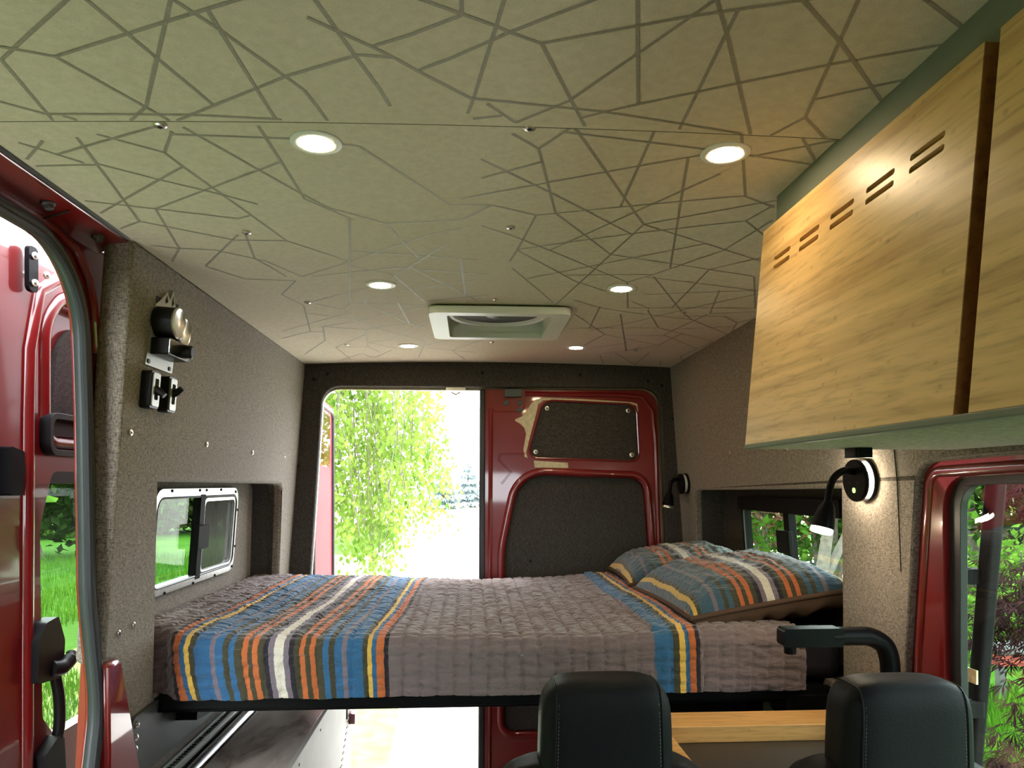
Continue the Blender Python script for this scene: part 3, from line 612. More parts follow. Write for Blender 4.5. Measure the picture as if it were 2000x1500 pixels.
# ---------------------------------------------------------------- wall cabinets on the right
S_ = (0.56-0.524)/(1.883-1.475)
def CF(u, v, w): return (0.524 + S_*(v-1.475) - w, u, v)
fa = MB().box((0.583, 0.02, 1.50), (0.598, 1.340, 1.95)).build('cabinet_fascia', M_SAGE, bev=0.002)
tag(fa, 'sage green fascia strip between bamboo cabinets and ceiling', 'fascia')
def cabinet(label, y0, y1, slots, tilt=0.0):
    t = thing('wall_cabinet', label, 'cabinet', 'bamboo wall cabinets')
    MB().box((0.602, y0+0.01, 1.505), (0.95, y1-0.012, 1.93)).build('body', M_SAGE, t)
    hs = []
    for c in slots:
        for z in (1.8105, 1.7945):
            hs.append(rpoly([(c-0.034, z-0.0042), (c+0.034, z-0.0042), (c+0.034, z+0.0042), (c-0.034, z+0.0042)], 0.0038, 3))
    def CT(u, v, w):
        return CF(u, v, w + tilt*(1.883-v))
    d = MB().prism([(y0, 1.475), (y1, 1.475), (y1, 1.883), (y0, 1.883)], -0.019, 0.0, hs, fmap=CT).build('door', M_BAMB, t, smooth=0)
    MB().prism([(y0+0.006, 1.49), (y1-0.006, 1.49), (y1-0.006, 1.87), (y0+0.006, 1.87)], -0.024, -0.0195, fmap=CT).build('door_backing', M_DARK, d)
    MB().prism([(y0-0.0012, 1.476), (y0+0.0005, 1.476), (y0+0.0005, 1.882), (y0-0.0012, 1.882)], -0.020, -0.0004, fmap=CT).build('edge_band', M_BAMBE, d)
    return t
cabinet('bamboo wall cabinet with five pairs of vent slots', 0.752, 1.345, (1.2495, 1.146, 1.042, 0.942, 0.8415))
cabinet('plain bamboo wall cabinet at the right edge of the picture', 0.06, 0.728, ())
bp = thing('cabinet_shelf', 'fabric-covered underside board below the bamboo cabinets', 'shelf board')
MB().box((0.540, 0.02, 1.4665), (0.935, 1.345, 1.4745)).build('board', M_TWEED, bp)
MB().box((0.522, 0.02, 1.4655), (0.540, 1.3455, 1.4748)).build('front_edge', M_SAGE, bp, bev=0.002)
lt = MB().prism(rrect(0.700, 1.265, 0.732, 1.312, 0.006), 1.448, 1.4664).build('cabinet_latch', M_BLKM, bev=0.004)
tag(lt, 'small black catch under the slotted bamboo cabinet', 'catch')

# ---------------------------------------------------------------- gauge panel and switches on the left wall
def LP(u, v, w): return (xl(v) + w, u, v)
gp = thing('gauge_panel', 'grey gauge plate with a cut-out mountain outline on top', 'gauge panel')
outline = [(1.722, 1.680), (1.872, 1.680), (1.892, 1.80), (1.893, 1.842), (1.878, 1.852), (1.868, 1.838), (1.846, 1.884), (1.828, 1.856), (1.812, 1.872), (1.775, 1.842), (1.752, 1.828)]
peaks = [[(1.846, 1.874), (1.855, 1.853), (1.842, 1.842), (1.838, 1.855)], [(1.812, 1.864), (1.820, 1.850), (1.806, 1.842), (1.800, 1.850)], [(1.879, 1.845), (1.886, 1.838), (1.884, 1.815), (1.878, 1.822)]]
M_PLATE = mat('grey_plate_paint', (0.36, 0.35, 0.30), 0.4, metal=0.4)
MB().prism(outline, 0.0, 0.004, peaks, fmap=LP).build('plate', M_PLATE, gp)
MB().prism([(1.76, 1.815), (1.888, 1.815), (1.888, 1.86), (1.76, 1.85)], 0.0002, 0.0012, fmap=LP).build('plate_backing', M_DARK, gp)
M_DIAL = mat('dial_face', (0.62, 0.55, 0.52), 0.35, var=0.25, vscale=70)
for k, (y, z, h) in enumerate(((1.772, 1.790, 0.048), (1.850, 1.782, 0.030))):
    Mx = at(LP(y, z, 0.003), NL)
    g = MB().lathe([(0.037, 0), (0.037, h-0.006), (0.036, h)], 28, Mx).build('gauge', M_BLK, gp)
    MB().lathe([(0.0375, h-0.002), (0.0385, h+0.002), (0.035, h+0.005), (0.032, h+0.003)], 28, Mx).build('bezel', M_STEEL, g)
    MB().lathe([(0.0325, h), (0.0325, h+0.0015)], 28, Mx).build('dial', M_DIAL, g)
    MB().box((-0.002, -0.024, h+0.0016), (0.002, 0.012, h+0.0026), Mx).build('needle', M_DARK, g)
kb = MB().prism(rrect(1.742, 1.708, 1.866, 1.748, 0.004), 0.003, 0.045, fmap=LP).build('switch_box', M_BLK, gp, bev=0.002)
MB().prism(rrect(1.744, 1.710, 1.864, 1.746, 0.003), 0.045, 0.047, fmap=LP).build('switch_face', mat('chrome_face', (0.75, 0.75, 0.66), 0.12, metal=1.0), kb)
MB().lathe([(0.017, 0), (0.016, 0.022), (0.013, 0.025)], 24, at(LP(1.822, 1.728, 0.047), NL)).build('knob', M_BLK, kb)
for (y, z) in ((1.738, 1.690), (1.855, 1.690)): MB().lathe([(0.0055, 0), (0.0055, 0.002)], 12, at(LP(y, z, 0.004), NL)).build('rivet', M_BLK, gp)
def rocker(label, y, up):
    t = thing('rocker_switch', label, 'switch', 'rocker switches below the gauges')
    MB().prism(rrect(y-0.024, 1.578, y+0.024, 1.666, 0.008), 0.0, 0.024, fmap=LP).build('housing', M_BLK, t, bev=0.004)
    MB().prism(rrect(y-0.018, 1.583, y+0.018, 1.661, 0.004), 0.024, 0.0275, [rrect(y-0.010, 1.598, y+0.010, 1.648, 0.004)], fmap=LP).build('face_plate', M_PLATE, t, bev=0.001)
    MB().prism(rrect(y-0.010, 1.598, y+0.010, 1.648, 0.004), 0.022, 0.0245, fmap=LP).build('slot', M_DARK, t)
    s = 1 if up else -1
    MB().tube([LP(y, 1.623, 0.022), LP(y, 1.623+s*0.006, 0.036), LP(y, 1.623+s*0.015, 0.047)], [0.011, 0.009, 0.007], 10).build('lever', M_BLK, t)
rocker('black rocker switch with its lever down, nearer the side door', 1.738, False)
rocker('black rocker switch with its lever up, nearer the bed', 1.835, True)

# ---------------------------------------------------------------- reading lamps
def lamp(label, y, z, r, lit, neck, hd_dir, hl):
    t = thing('reading_lamp', label, 'lamp', 'gooseneck reading lamps')
    Mx = at((xr(z), y, z), NR)
    MB().lathe([(r*0.98, 0), (r, 0.002), (r, 0.008), (r*0.98, 0.010)], 36, Mx).build('wall_plate', M_BLKM, t)
    MB().lathe([(r*0.86, 0.010), (r*0.86, 0.022)], 36, Mx).build('glow_ring', M_LEDW if lit else M_WHITE, t)
    fp = MB().lathe([(r*0.98, 0.022), (r, 0.024), (r, 0.030), (r*0.97, 0.033)], 36, Mx).build('front_plate', M_BLKM, t)
    if lit:
        MB().lathe([(0.0065, 0.033), (0.0065, 0.0345)], 14, Mx @ Matrix.Translation((0, -r*0.45, 0))).build('indicator', M_GREENLED, fp)
        for dx in (-0.016, 0.016): MB().lathe([(0.004, 0.033), (0.004, 0.0342)], 10, Mx @ Matrix.Translation((dx, -r*0.10, 0))).build('port', M_DARK, fp)
    pts = spline(neck, 8)
    MB().tube(pts, 0.0085 if r > 0.04 else 0.007, 12).build('gooseneck', M_BLKM, t)
    e = Vector(neck[-1]); d = Vector(hd_dir).normalized(); Mh = at(e, d)
    h = MB().lathe([(0.011, -0.005), (0.016, 0.004), (0.021, hl*0.35), (0.0265, hl*0.9), (0.0265, hl), (0.023, hl)], 28, Mh).build('lamp_head', M_BLKM, t)
    MB().lathe([(0.0215, hl-0.003), (0.0245, hl+0.002), (0.0245, hl+0.010), (0.021, hl+0.012)], 28, Mh).build('lens', M_LEDW if lit else M_STEEL, h)
    return t
lamp('lit black gooseneck reading lamp beside the side window frame', 1.690, 1.410, 0.052, True,
     [(0.930, 1.688, 1.428), (0.895, 1.675, 1.432), (0.862, 1.662, 1.412), (0.846, 1.652, 1.378), (0.840, 1.645, 1.352)], (-0.28, -0.05, -1.0), 0.058)
lamp('small unlit gooseneck lamp on the wall beside the closed rear door', 3.141, 1.402, 0.046, False,
     [(0.935, 3.138, 1.415), (0.905, 3.13, 1.42), (0.882, 3.12, 1.405), (0.876, 3.115, 1.38), (0.872, 3.11, 1.355)], (-0.15, 0, -1.0), 0.05)
# ---------------------------------------------------------------- bed
MAUVE = (0.185, 0.142, 0.148); BLUE = (0.036, 0.135, 0.285); OLIVE = (0.062, 0.058, 0.034); ORANGE = (0.54, 0.150, 0.048)
YELLOW = (0.78, 0.50, 0.10); CREAM = (0.74, 0.70, 0.60); INK = (0.024, 0.020, 0.030); PURP = (0.20, 0.165, 0.20)
SEQ = [(0, CREAM), (30, PURP), (70, INK), (103, OLIVE), (141, ORANGE), (181, OLIVE), (215, ORANGE), (252, OLIVE), (306, BLUE), (346, OLIVE), (385, BLUE),
       (439, PURP), (477, BLUE), (589, OLIVE), (618, YELLOW), (651, BLUE), (685, ORANGE), (737, INK), (770, MAUVE)]
BAND = [(0, BLUE), (0.38, OLIVE), (0.52, YELLOW), (0.66, BLUE), (0.76, ORANGE), (0.90, INK)]
def quiltmat(name, base, dim=1.0, blue=None):
    m, nt, b = newmat(name)
    tc = N(nt, 'ShaderNodeTexCoord'); sp = N(nt, 'ShaderNodeSeparateXYZ'); nt.links.new(tc.outputs['UV'], sp.inputs[0])
    # frayed stripe edges
    nz = N(nt, 'ShaderNodeTexNoise', Scale=40.0, Detail=2.0); nt.links.new(tc.outputs['Object'], nz.inputs['Vector'])
    j = N(nt, 'ShaderNodeMath', operation='MULTIPLY_ADD'); nt.links.new(nz.outputs['Fac'], j.inputs[0]); j.inputs[1].default_value = 0.004; nt.links.new(sp.outputs['X'], j.inputs[2])
    ab = N(nt, 'ShaderNodeMath', operation='ABSOLUTE'); nt.links.new(j.outputs[0], ab.inputs[0])
    dv = N(nt, 'ShaderNodeMath', operation='DIVIDE'); nt.links.new(ab.outputs[0], dv.inputs[0]); dv.inputs[1].default_value = 0.3
    c1 = ramp(nt, dv.outputs[0], [(p*0.00122, (base if c is MAUVE else (blue if (blue and c is BLUE) else tuple(x*dim for x in c)))) for p, c in SEQ], True)
    bd = N(nt, 'ShaderNodeMath', operation='DIVIDE'); nt.links.new(sp.outputs['Y'], bd.inputs[0]); bd.inputs[1].default_value = 0.115
    c2 = ramp(nt, bd.outputs[0], BAND, True)
    g = N(nt, 'ShaderNodeMath', operation='GREATER_THAN'); nt.links.new(bd.outputs[0], g.inputs[0]); g.inputs[1].default_value = 0.001
    l = N(nt, 'ShaderNodeMath', operation='LESS_THAN'); nt.links.new(bd.outputs[0], l.inputs[0]); l.inputs[1].default_value = 1.0
    k = N(nt, 'ShaderNodeMath', operation='MULTIPLY'); nt.links.new(g.outputs[0], k.inputs[0]); nt.links.new(l.outputs[0], k.inputs[1])
    mx = N(nt, 'ShaderNodeMix', data_type='RGBA'); nt.links.new(k.outputs[0], mx.inputs['Factor']); nt.links.new(c1, mx.inputs['A']); nt.links.new(c2, mx.inputs['B'])
    w = N(nt, 'ShaderNodeTexNoise', Scale=420.0, Detail=2.0); nt.links.new(tc.outputs['Object'], w.inputs['Vector'])
    f = N(nt, 'ShaderNodeMix', data_type='RGBA', blend_type='MULTIPLY'); f.inputs['Factor'].default_value = 1.0
    nt.links.new(mx.outputs['Result'], f.inputs['A']); nt.links.new(ramp(nt, w.outputs['Fac'], [(0.3, (0.78,)*3), (0.6, (1,)*3)]), f.inputs['B'])
    nt.links.new(f.outputs['Result'], b.inputs['Base Color']); b.inputs['Roughness'].default_value = 0.9; b.inputs['Specular IOR Level'].default_value = 0.12; b.inputs['Sheen Weight'].default_value = 0.45
    w2 = N(nt, 'ShaderNodeTexNoise', Scale=1.0, Detail=4.0); nt.links.new(coords(nt, (30, 90, 90)), w2.inputs['Vector']); bump(nt, b, w2.outputs['Fac'], 0.6, 0.010)
    return m
M_QUILT = quiltmat('striped_quilt', MAUVE)
M_SHAM = quiltmat('warm_lit_striped_sham', (0.150, 0.100, 0.078), 0.85, (0.045, 0.100, 0.150))  # quilt stripes dimmed and browned: warm lamp light painted into the colours
M_BROWN = mat('brown_cotton', (0.095, 0.060, 0.042), 0.9, spec=0.1, bmp=0.2, bscale=90)

def nz3(x, y, z): return mnoise.noise(Vector((x, y, z)))
def sstep(a, b, x):
    t = max(0.0, min(1.0, (x-a)/(b-a))); return t*t*(3-2*t)
def bed_front(x): return 1.885 + 0.065*sstep(-0.745, -0.83, x) if x < -0.7 else 1.885
def top_z(x, y):
    z = 1.010 + 0.010*nz3(x*2.2, y*2.2, 1.3) + 0.004*nz3(x*7, y*7, 4.0)
    z += 0.012*math.exp(-((x+0.82)/0.16)**2) - 0.014*math.exp(-((x-0.1)/0.5)**2)*sstep(2.9, 2.0, y)
    z -= 0.020*sstep(2.85, 3.12, y)*sstep(-0.7, 0.0, x)*sstep(0.55, 0.3, x)
    return z
bed = thing('bed_platform', 'black metal platform carrying the mattress across the van', 'bed frame')
MB().box((-0.835, 1.925, 0.800), (0.985, 3.14, 0.838)).build('deck', M_BLKM, bed, bev=0.004)
MB().box((-0.80, 1.905, 0.812), (0.985, 1.930, 0.846)).build('front_rail', M_BLKM, bed, bev=0.004)
MB().box((0.86, 1.902, 0.762), (0.985, 2.05, 0.830)).build('end_bracket', M_BLKM, bed, bev=0.008)
mt_ = MB().box((-0.905, 1.960, 0.840), (1.055, 3.10, 0.985)).build('mattress', M_NAVY, bev=0.045, bseg=4)
tag(mt_, 'navy-sheeted mattress showing at the right end of the bed', 'mattress')

q = MB(); XS = 0.0445/7; xs = [XS*k for k in range(int(-0.918/XS), int(0.905/XS)+1)]
# profile along the van: parameter s in metres from rear to front hem
def prof(x, s):
    yf = bed_front(x); L1 = 3.115 - (yf + 0.045)
    if s < 0.06: return (3.118 - 0.0, top_z(x, 3.11) - 0.06 + s, 0)
    s -= 0.06
    if s < L1: y = 3.115 - s; return (y, top_z(x, y), 1)
    s -= L1; r = 0.045; arc = r*math.pi/2
    zt = top_z(x, yf+r)
    if s < arc:
        a = s/r; return (yf + r - r*math.sin(a), zt - r + r*math.cos(a), 2)
    return (yf, zt - r - (s-arc), 3)
rows = []; UV = []
smax = lambda x: 0.06 + (3.115-(bed_front(x)+0.045)) + 0.045*math.pi/2 + (top_z(x, bed_front(x)+0.045) - 0.045 - (0.843 + 0.006*nz3(x*9, 0, 2)))
NS = 300
for x in xs:
    row = []; S = smax(x)
    for i in range(NS+1):
        s = S*i/NS
        y, z, part = prof(x, s)
        # normal direction
        nrm = (0, 0, 1) if part == 1 else ((0, -1, 0) if part == 3 else ((0, 1, 0) if part == 0 else (0, -0.7, 0.7)))
        xw = x + 0.006*nz3(y*3, z*3, 5.0)
        c = x / 0.0445; dl = abs(c - round(c))*0.0445
        c2 = (s + 0.010*nz3(x*25, s*6, 3.3)) / 0.030; dt = abs(c2 - round(c2))*0.030
        dsp = -0.0056*math.exp(-(dl/0.0040)**2) - 0.0042*math.exp(-(dt/0.0042)**2) + 0.0044*nz3(x*38, s*85, 7.7) + 0.0025*nz3(x*16, s*34, 1.1)
        if part == 3: dsp += 0.006*nz3(x*7, s*4, 9.0)
        if part == 3 or part == 2:
            k = sstep(0.50, 0.52, x)*sstep(0.63, 0.61, x); dsp += 0.006*k
        elif part == 1:
            k = sstep(0.485, 0.50, x)*sstep(0.615, 0.60, x); dsp += 0.008*k
        hem = max(0, i - NS + 3)/3.0
        p = (x, y + nrm[1]*dsp, z + nrm[2]*dsp)
        row.append(p)
        xc = -0.494 + (min(y, 3.1)-1.885)*0.022 + 0.010*nz3(y*2.2, 0.3, 0.2)*sstep(1.9, 2.1, y) + (0.020*((0.985-z)/0.14)**2 if part == 3 else 0)*sstep(-0.1, -0.75, x)
        xb = 0.497 - (y-1.9)*0.010 + 0.012*nz3(y*2.5, 4.4, 0)*sstep(1.9, 2.1, y)
        UV.append((xw - xc, max(0.0, min(0.2, xw - xb)) if xw > 0.4 else 0.0))
    rows.append(row)
q.grid(rows); q.f = [tuple(reversed(f)) for f in q.f]; q.uv = UV
qo = q.build('quilt', M_QUILT, smooth=80); tag(qo, 'quilted mauve bedspread with a blue, orange and olive stripe block', 'bedspread')

def pillow(label, c, a, b, T, tilt, seed, yrot=0.0):
    t = thing('pillow', label, 'pillow', 'striped pillows at the head of the bed')
    n = 80; top = []; bot = []; per = []; UVt = []
    Mx = Matrix.Translation(c) @ Matrix.Rotation(R(yrot), 4, 'Z') @ Matrix.Rotation(R(-tilt), 4, 'Y')
    def pt(u, v, s):
        ear = 1 - 0.055*(1-abs(v)**2)*abs(u)**3; ear2 = 1 - 0.05*(1-abs(u)**2)*abs(v)**3
        x = u*a*ear; y = v*b*ear2
        e = max(0.0, 1-u**4)**0.55 * max(0.0, 1-v**4)**0.55 if s > 0 else max(0.0, 1-u**6)**0.42 * max(0.0, 1-v**10)**0.42
        w = 0.010*nz3(u*3+seed, v*3, s) * e
        w += 0.006*nz3(u*9, v*9+seed, s) * e
        rid = (-0.0055*math.exp(-((((u*a+2)/0.030) % 1 - 0.5)*0.030/0.0045)**2) - 0.003*math.exp(-((((v*b+0.01*nz3(u*6, v*6, 2.2)+2)/0.034) % 1 - 0.5)*0.034/0.005)**2))*e if s > 0 else 0.009*math.sin(v*4+u*17+seed+3*nz3(u*2, v*2, seed))*e*(abs(v) > 0.4)
        h = T*e*(1.0 if s > 0 else 0.66) + w + rid
        z = s*h
        return Mx @ Vector((x, y, z))
    for i in range(n+1):
        u = math.sin((2*i/n-1)*math.pi/2*0.999)
        r1 = []; r2 = []
        for j in range(n+1):
            v = math.sin((2*j/n-1)*math.pi/2*0.999)
            r1.append(pt(u, v, 1)); r2.append(pt(u, v, -1)); UVt.append((u*a*1.03 + 0.006*nz3(v*3, seed, 0), 0.0))
        top.append(r1); bot.append(r2)
    m1 = MB().grid(top); m1.uv = UVt; m1.build('sham_top', M_SHAM, t, smooth=80)
    m2 = MB().grid(bot); m2.f = [tuple(reversed(f)) for f in m2.f]; m2.build('sham_back', M_BROWN, t, smooth=80)
    ring = [top[i][0] for i in range(n+1)] + [top[n][j] for j in range(1, n+1)] + [top[i][n] for i in range(n-1, -1, -1)] + [top[0][j] for j in range(n-1, 0, -1)]
    ring = [p for k, p in enumerate(ring) if (p-ring[k-1]).length > 0.0015]
    MB().tube(ring, 0.0075, 8, closed=True).build('piping', M_BROWN, t, smooth=80)
    return t
pillow('striped pillow nearer the camera, resting against the right wall', (0.842, 2.275, 1.062), 0.245, 0.305, 0.098, 9.0, 3.1, 2.0)
pillow('striped pillow half hidden behind the nearer pillow', (0.830, 2.875, 1.060), 0.235, 0.280, 0.088, 8.0, 8.4, -3.0)

# ---------------------------------------------------------------- under-bed storage at the left
gc = thing('storage_cabinet', 'white metal storage cabinet with a marbled top under the bed', 'cabinet')
MB().box((-0.74, 1.75, 0.01), (-0.507, 3.065, 0.588)).build('body', M_WPAINT, gc, bev=0.003)
mm, mnt, mb_ = newmat('marbled_wood_top')
n1 = N(mnt, 'ShaderNodeTexNoise', Scale=3.0, Detail=8.0, Distortion=1.6); mnt.links.new(coords(mnt, (3, 1, 1)), n1.inputs['Vector'])
mnt.links.new(ramp(mnt, n1.outputs['Fac'], [(0.30, (0.26, 0.18, 0.14)), (0.42, (0.58, 0.47, 0.40)), (0.60, (0.74, 0.63, 0.56))]), mb_.inputs['Base Color']); mb_.inputs['Roughness'].default_value = 0.28
MB().box((-0.752, 1.75, 0.588), (-0.520, 3.065, 0.600)).build('top_panel', mm, gc, bev=0.002)
MB().box((-0.520, 1.75, 0.586), (-0.504, 3.065, 0.6025)).build('top_edge', M_WPAINT, gc, bev=0.002)
rv = MB().lathe([(0.0045, 0), (0.0045, 0.002)], 10).mesh('rivet', M_BLK)
for (y, z) in ((2.15, 0.57), (2.45, 0.57), (2.78, 0.57), (2.96, 0.57), (2.99, 0.55), (2.93, 0.55), (2.40, 0.35), (2.80, 0.30)):
    o = bpy.data.objects.new('rivet', rv); COL.objects.link(o); o.parent = gc; o.matrix_local = at((-0.507, y, z), (1, 0, 0))
hh = MB()
for i in range(11):
    for dz in (0, 0.02): hh.lathe([(0.0035, 0), (0.0035, 0.0015)], 8, at((-0.507, 2.80+i*0.022, 0.26+i*0.018+dz), (1, 0, 0)))
ho = hh.build('vent_shade_disc', M_DARK, gc); ho['kind'] = 'stuff'  # raised dark dots stand for the shade in the vent holes
MB().box((-0.509, 2.955, 0.44), (-0.502, 2.965, 0.57)).build('hinge_strip', M_GREYM, gc)
MB().lathe([(0.012, 0), (0.012, 0.02), (0.009, 0.025)], 12, at((-0.507, 3.04, 0.50), (1, 0, 0))).build('lock', M_BLK, gc)
MB().prism(rpoly([(3.01, 0.40), (3.05, 0.40), (3.05, 0.45), (3.02, 0.44)], 0.005), 0.0, 0.025, fmap=lambda u, v, w: (-0.507+w, u, v)).build('latch', M_RED, gc, bev=0.003)
tr = thing('cargo_track', 'silver slotted cargo track along the left wall under the bed', 'track')
MB().box((-0.868, 1.80, 0.592), (-0.820, 3.25, 0.604)).build('base_strip', M_TRACK, tr, bev=0.002)
for dx in (-0.859, -0.829): MB().box((dx-0.003, 1.80, 0.604), (dx+0.003, 3.25, 0.609)).build('lip', M_TRACK, tr)
th = MB()
for i in range(70): th.lathe([(0.0065, 0), (0.0065, 0.0012)], 10, Matrix.Translation((-0.844, 1.82+i*0.02, 0.604)))
to = th.build('slot_shade_disc', M_DARK, tr); to['kind'] = 'stuff'  # row of dark discs drawn as the shade in the slots
MB().box((-0.872, 1.8, 0.0), (-0.815, 3.25, 0.592)).build('support', M_TWEED_D, tr)
cb = MB().tube([(-0.785, 1.75, 0.588), (-0.785, 3.25, 0.588)], 0.019, 16).build('silver_tube', M_ALU)
tag(cb, 'silver tube running beside the cargo track under the bed', 'tube')
bk = thing('bed_bracket', 'dark grey bed support plate bolted to the left wall', 'bracket')
def BP(u, v, w): return (xl(v) + w, u, v)
MB().prism(rpoly([(1.782, 0.705), (1.86, 0.665), (2.42, 0.660), (2.45, 0.70), (2.45, 0.80), (1.93, 0.835), (1.782, 0.83)], [0.02, 0.01, 0.01, 0.02, 0.01, 0.0, 0.02]), 0.002, 0.012, fmap=BP).build('plate', M_GREYM, bk, bev=0.002)
for z in (0.812, 0.780, 0.752, 0.726): MB().lathe([(0.009, 0), (0.009, 0.005), (0.005, 0.008)], 12, at(BP(1.800, z, 0.012), NL)).build('bolt', M_STEEL, bk)
MB().prism([(2.05, 0.74), (2.40, 0.70), (2.40, 0.796), (2.05, 0.796)], 0.012, 0.07, fmap=BP).build('ledge', M_BLKM, bk)
sp_ = MB().prism(rrect(2.40, 0.672, 2.475, 0.735, 0.012), 0.075, 0.080, [circ(2.425, 0.703, 0.011, 14), circ(2.452, 0.703, 0.011, 14)], fmap=BP).build('slotted_tab', M_WHITE, bk)

# ---------------------------------------------------------------- galley at the right
wt = thing('worktop', 'bamboo worktop frame around a dark sink between the front seats', 'worktop')
MB().prism([(0.30, 1.372), (0.975, 1.372), (0.975, 1.762), (0.30, 1.762)], 0.791, 0.830, [[(0.454, 1.392), (0.945, 1.392), (0.945, 1.656), (0.454, 1.656)]]).build('bamboo_top', M_BAMBX, wt, bev=0.0015)
MB().box((0.454, 1.392, 0.786), (0.945, 1.656, 0.791)).build('sink_cover', M_SINK, wt)
gb = MB().box((0.32, 1.42, 0.0), (0.97, 1.75, 0.785)).build('galley_cabinet', M_BLK, bev=0.003); tag(gb, 'black galley cabinet below the bamboo worktop', 'cabinet')
kp = thing('knob_panel', 'pale panel with a black knob below the right end of the bed', 'panel')
MB().box((0.940, 2.25, 0.45), (1.012, 2.262, 0.735)).build('panel_sheet', M_PLATE, kp)
MB().lathe([(0.012, 0), (0.012, 0.012), (0.022, 0.014), (0.022, 0.03)], 16, at((0.972, 2.25, 0.700), (0, -1, 0))).build('knob', M_BLK, kp)
sbx = MB().box((0.36, 2.32, 0.0), (0.92, 3.15, 0.70)).build('bed_shade_box', M_MATTE, bev=0.01); tag(sbx, 'black box added for the dark shade under the right half of the bed', 'box')  # added black block standing for the shade under the bed
fc = thing('faucet', 'matt black faucet with a long bent spout in front of the bed', 'faucet')
MB().tube(spline([(0.938, 1.555, 0.832), (0.938, 1.555, 0.95), (0.936, 1.555, 1.005), (0.922, 1.555, 1.040), (0.890, 1.555, 1.058), (0.86, 1.555, 1.060), (0.80, 1.555, 1.060)], 7), 0.021, 16).build('neck', M_BLKM, fc)
MB().prism(rrect(0.686, 1.040, 0.822, 1.081, 0.009), 1.535, 1.575, fmap=lambda u, v, w: (u, w, v)).build('spout', M_BLKM, fc, bev=0.004)
MB().lathe([(0.013, 0), (0.013, 0.018), (0.010, 0.02)], 16, at((0.708, 1.555, 1.042), (0, 0, -1))).build('aerator', M_BLKM, fc)
MB().lathe([(0.030, 0), (0.030, 0.006), (0.024, 0.009)], 20, at((0.938, 1.555, 0.830), (0, 0, 1))).build('base_ring', M_BLKM, fc)

# ---------------------------------------------------------------- seats
def superbox(c, hx, hy, hz, e=4.0, n=28, taper=0.0, bow=0.0):
    mb = MB(); rows = []
    for i in range(n+1):
        th_ = -math.pi/2 + math.pi*i/n; row = []
        for j in range(2*n):
            ph = 2*math.pi*j/(2*n)
            d = Vector((math.cos(th_)*math.cos(ph), math.cos(th_)*math.sin(ph), math.sin(th_)))
            k = (abs(d.x)**e + abs(d.y)**e + abs(d.z)**e)**(-1/e); d = d*k
            x = hx*d.x*(1 + taper*d.z); y = hy*d.y + bow*(d.x**2)*0.5; row.append((c[0]+x, c[1]+y, c[2]+hz*d.z))
        row.append(row[0]); rows.append(row)
    return mb.grid(rows)
def seat(label, cx, cy):
    t = thing('van_seat', label, 'seat', 'black leather seats')
    hr = superbox((cx, cy, 0.955), 0.116, 0.058, 0.105, 4.6, taper=-0.03).build('headrest', M_LEATH, t, smooth=60)
    for s in (-1, 1):
        pts = []
        for k in range(25):
            a = -0.9 + 3.0*k/24
            e = 4.6; dy, dz = -math.cos(a), math.sin(a)
            xx = 0.80; rem = (1 - xx**e)**(1/e)
            kk = rem*(abs(dy)**e + abs(dz)**e)**(-1/e)
            zz = kk*dz; pts.append((cx + s*0.116*xx*(1-0.03*zz), cy + 0.058*kk*dy, 0.955 + 0.105*zz))
        MB().tube(pts, 0.0022, 6).build('seam', M_LEATH, hr)
        st = MB()
        P = [Vector(p) for p in pts]
        for a, b in zip(P, P[1:]):
            L = (b-a).length; k = max(1, int(L/0.0055))
            for i in range(k):
                p0 = a.lerp(b, (i+0.15)/k); p1 = a.lerp(b, (i+0.75)/k); off = Vector((-s*0.005, 0, 0)); out = (p0-Vector((p0.x, cy, 0.955))).normalized()*0.0009
                st.tube([p0+off+out, p1+off+out], 0.0007, 4)
        so = st.build('stitching', M_STITCH, hr, smooth=0); so['kind'] = 'stuff'
    for s in (-1, 1): MB().tube([(cx+s*0.055, cy+0.005, 0.80), (cx+s*0.055, cy+0.005, 0.90)], 0.007, 10).build('headrest_post', M_STEEL, t)
    superbox((cx, cy+0.02, 0.60), 0.235, 0.065, 0.312, 5.0, taper=-0.10).build('backrest', M_LEATH, t, smooth=60)
    superbox((cx, cy-0.24, 0.36), 0.235, 0.25, 0.075, 5.0).build('seat_cushion', M_LEATH, t, smooth=60)
    MB().box((cx-0.19, cy-0.42, 0.0), (cx+0.19, cy+0.02, 0.29)).build('seat_base', M_BLK, t, bev=0.01)
    return t
seat('black leather seat whose headrest stands in front of the bed', 0.236, 1.265)
seat('black leather seat whose headrest stands beside the side window', 0.752, 1.225)
# ---------------------------------------------------------------- outside
GZ = -0.55
gm, gnt, gb_ = newmat('lawn')
n1 = N(gnt, 'ShaderNodeTexNoise', Scale=0.6, Detail=6.0); gnt.links.new(coords(gnt), n1.inputs['Vector'])
n2 = N(gnt, 'ShaderNodeTexNoise', Scale=24.0, Detail=5.0); gnt.links.new(coords(gnt), n2.inputs['Vector'])
ad = N(gnt, 'ShaderNodeMath', operation='ADD'); gnt.links.new(n1.outputs['Fac'], ad.inputs[0]); gnt.links.new(n2.outputs['Fac'], ad.inputs[1])
hf = N(gnt, 'ShaderNodeMath', operation='MULTIPLY'); gnt.links.new(ad.outputs[0], hf.inputs[0]); hf.inputs[1].default_value = 0.5
gnt.links.new(ramp(gnt, hf.outputs[0], [(0.34, (0.022, 0.075, 0.006)), (0.62, (0.060, 0.165, 0.014))]), gb_.inputs['Base Color']); gb_.inputs['Roughness'].default_value = 0.95; gb_.inputs['Specular IOR Level'].default_value = 0.1
go = MB().grid([[(-60 + 12*i, -40 + 12*j, GZ) for i in range(13)] for j in range(14)]).build('ground', gm, smooth=0)
go.data.flip_normals() if go.data.polygons[0].normal.z < 0 else None
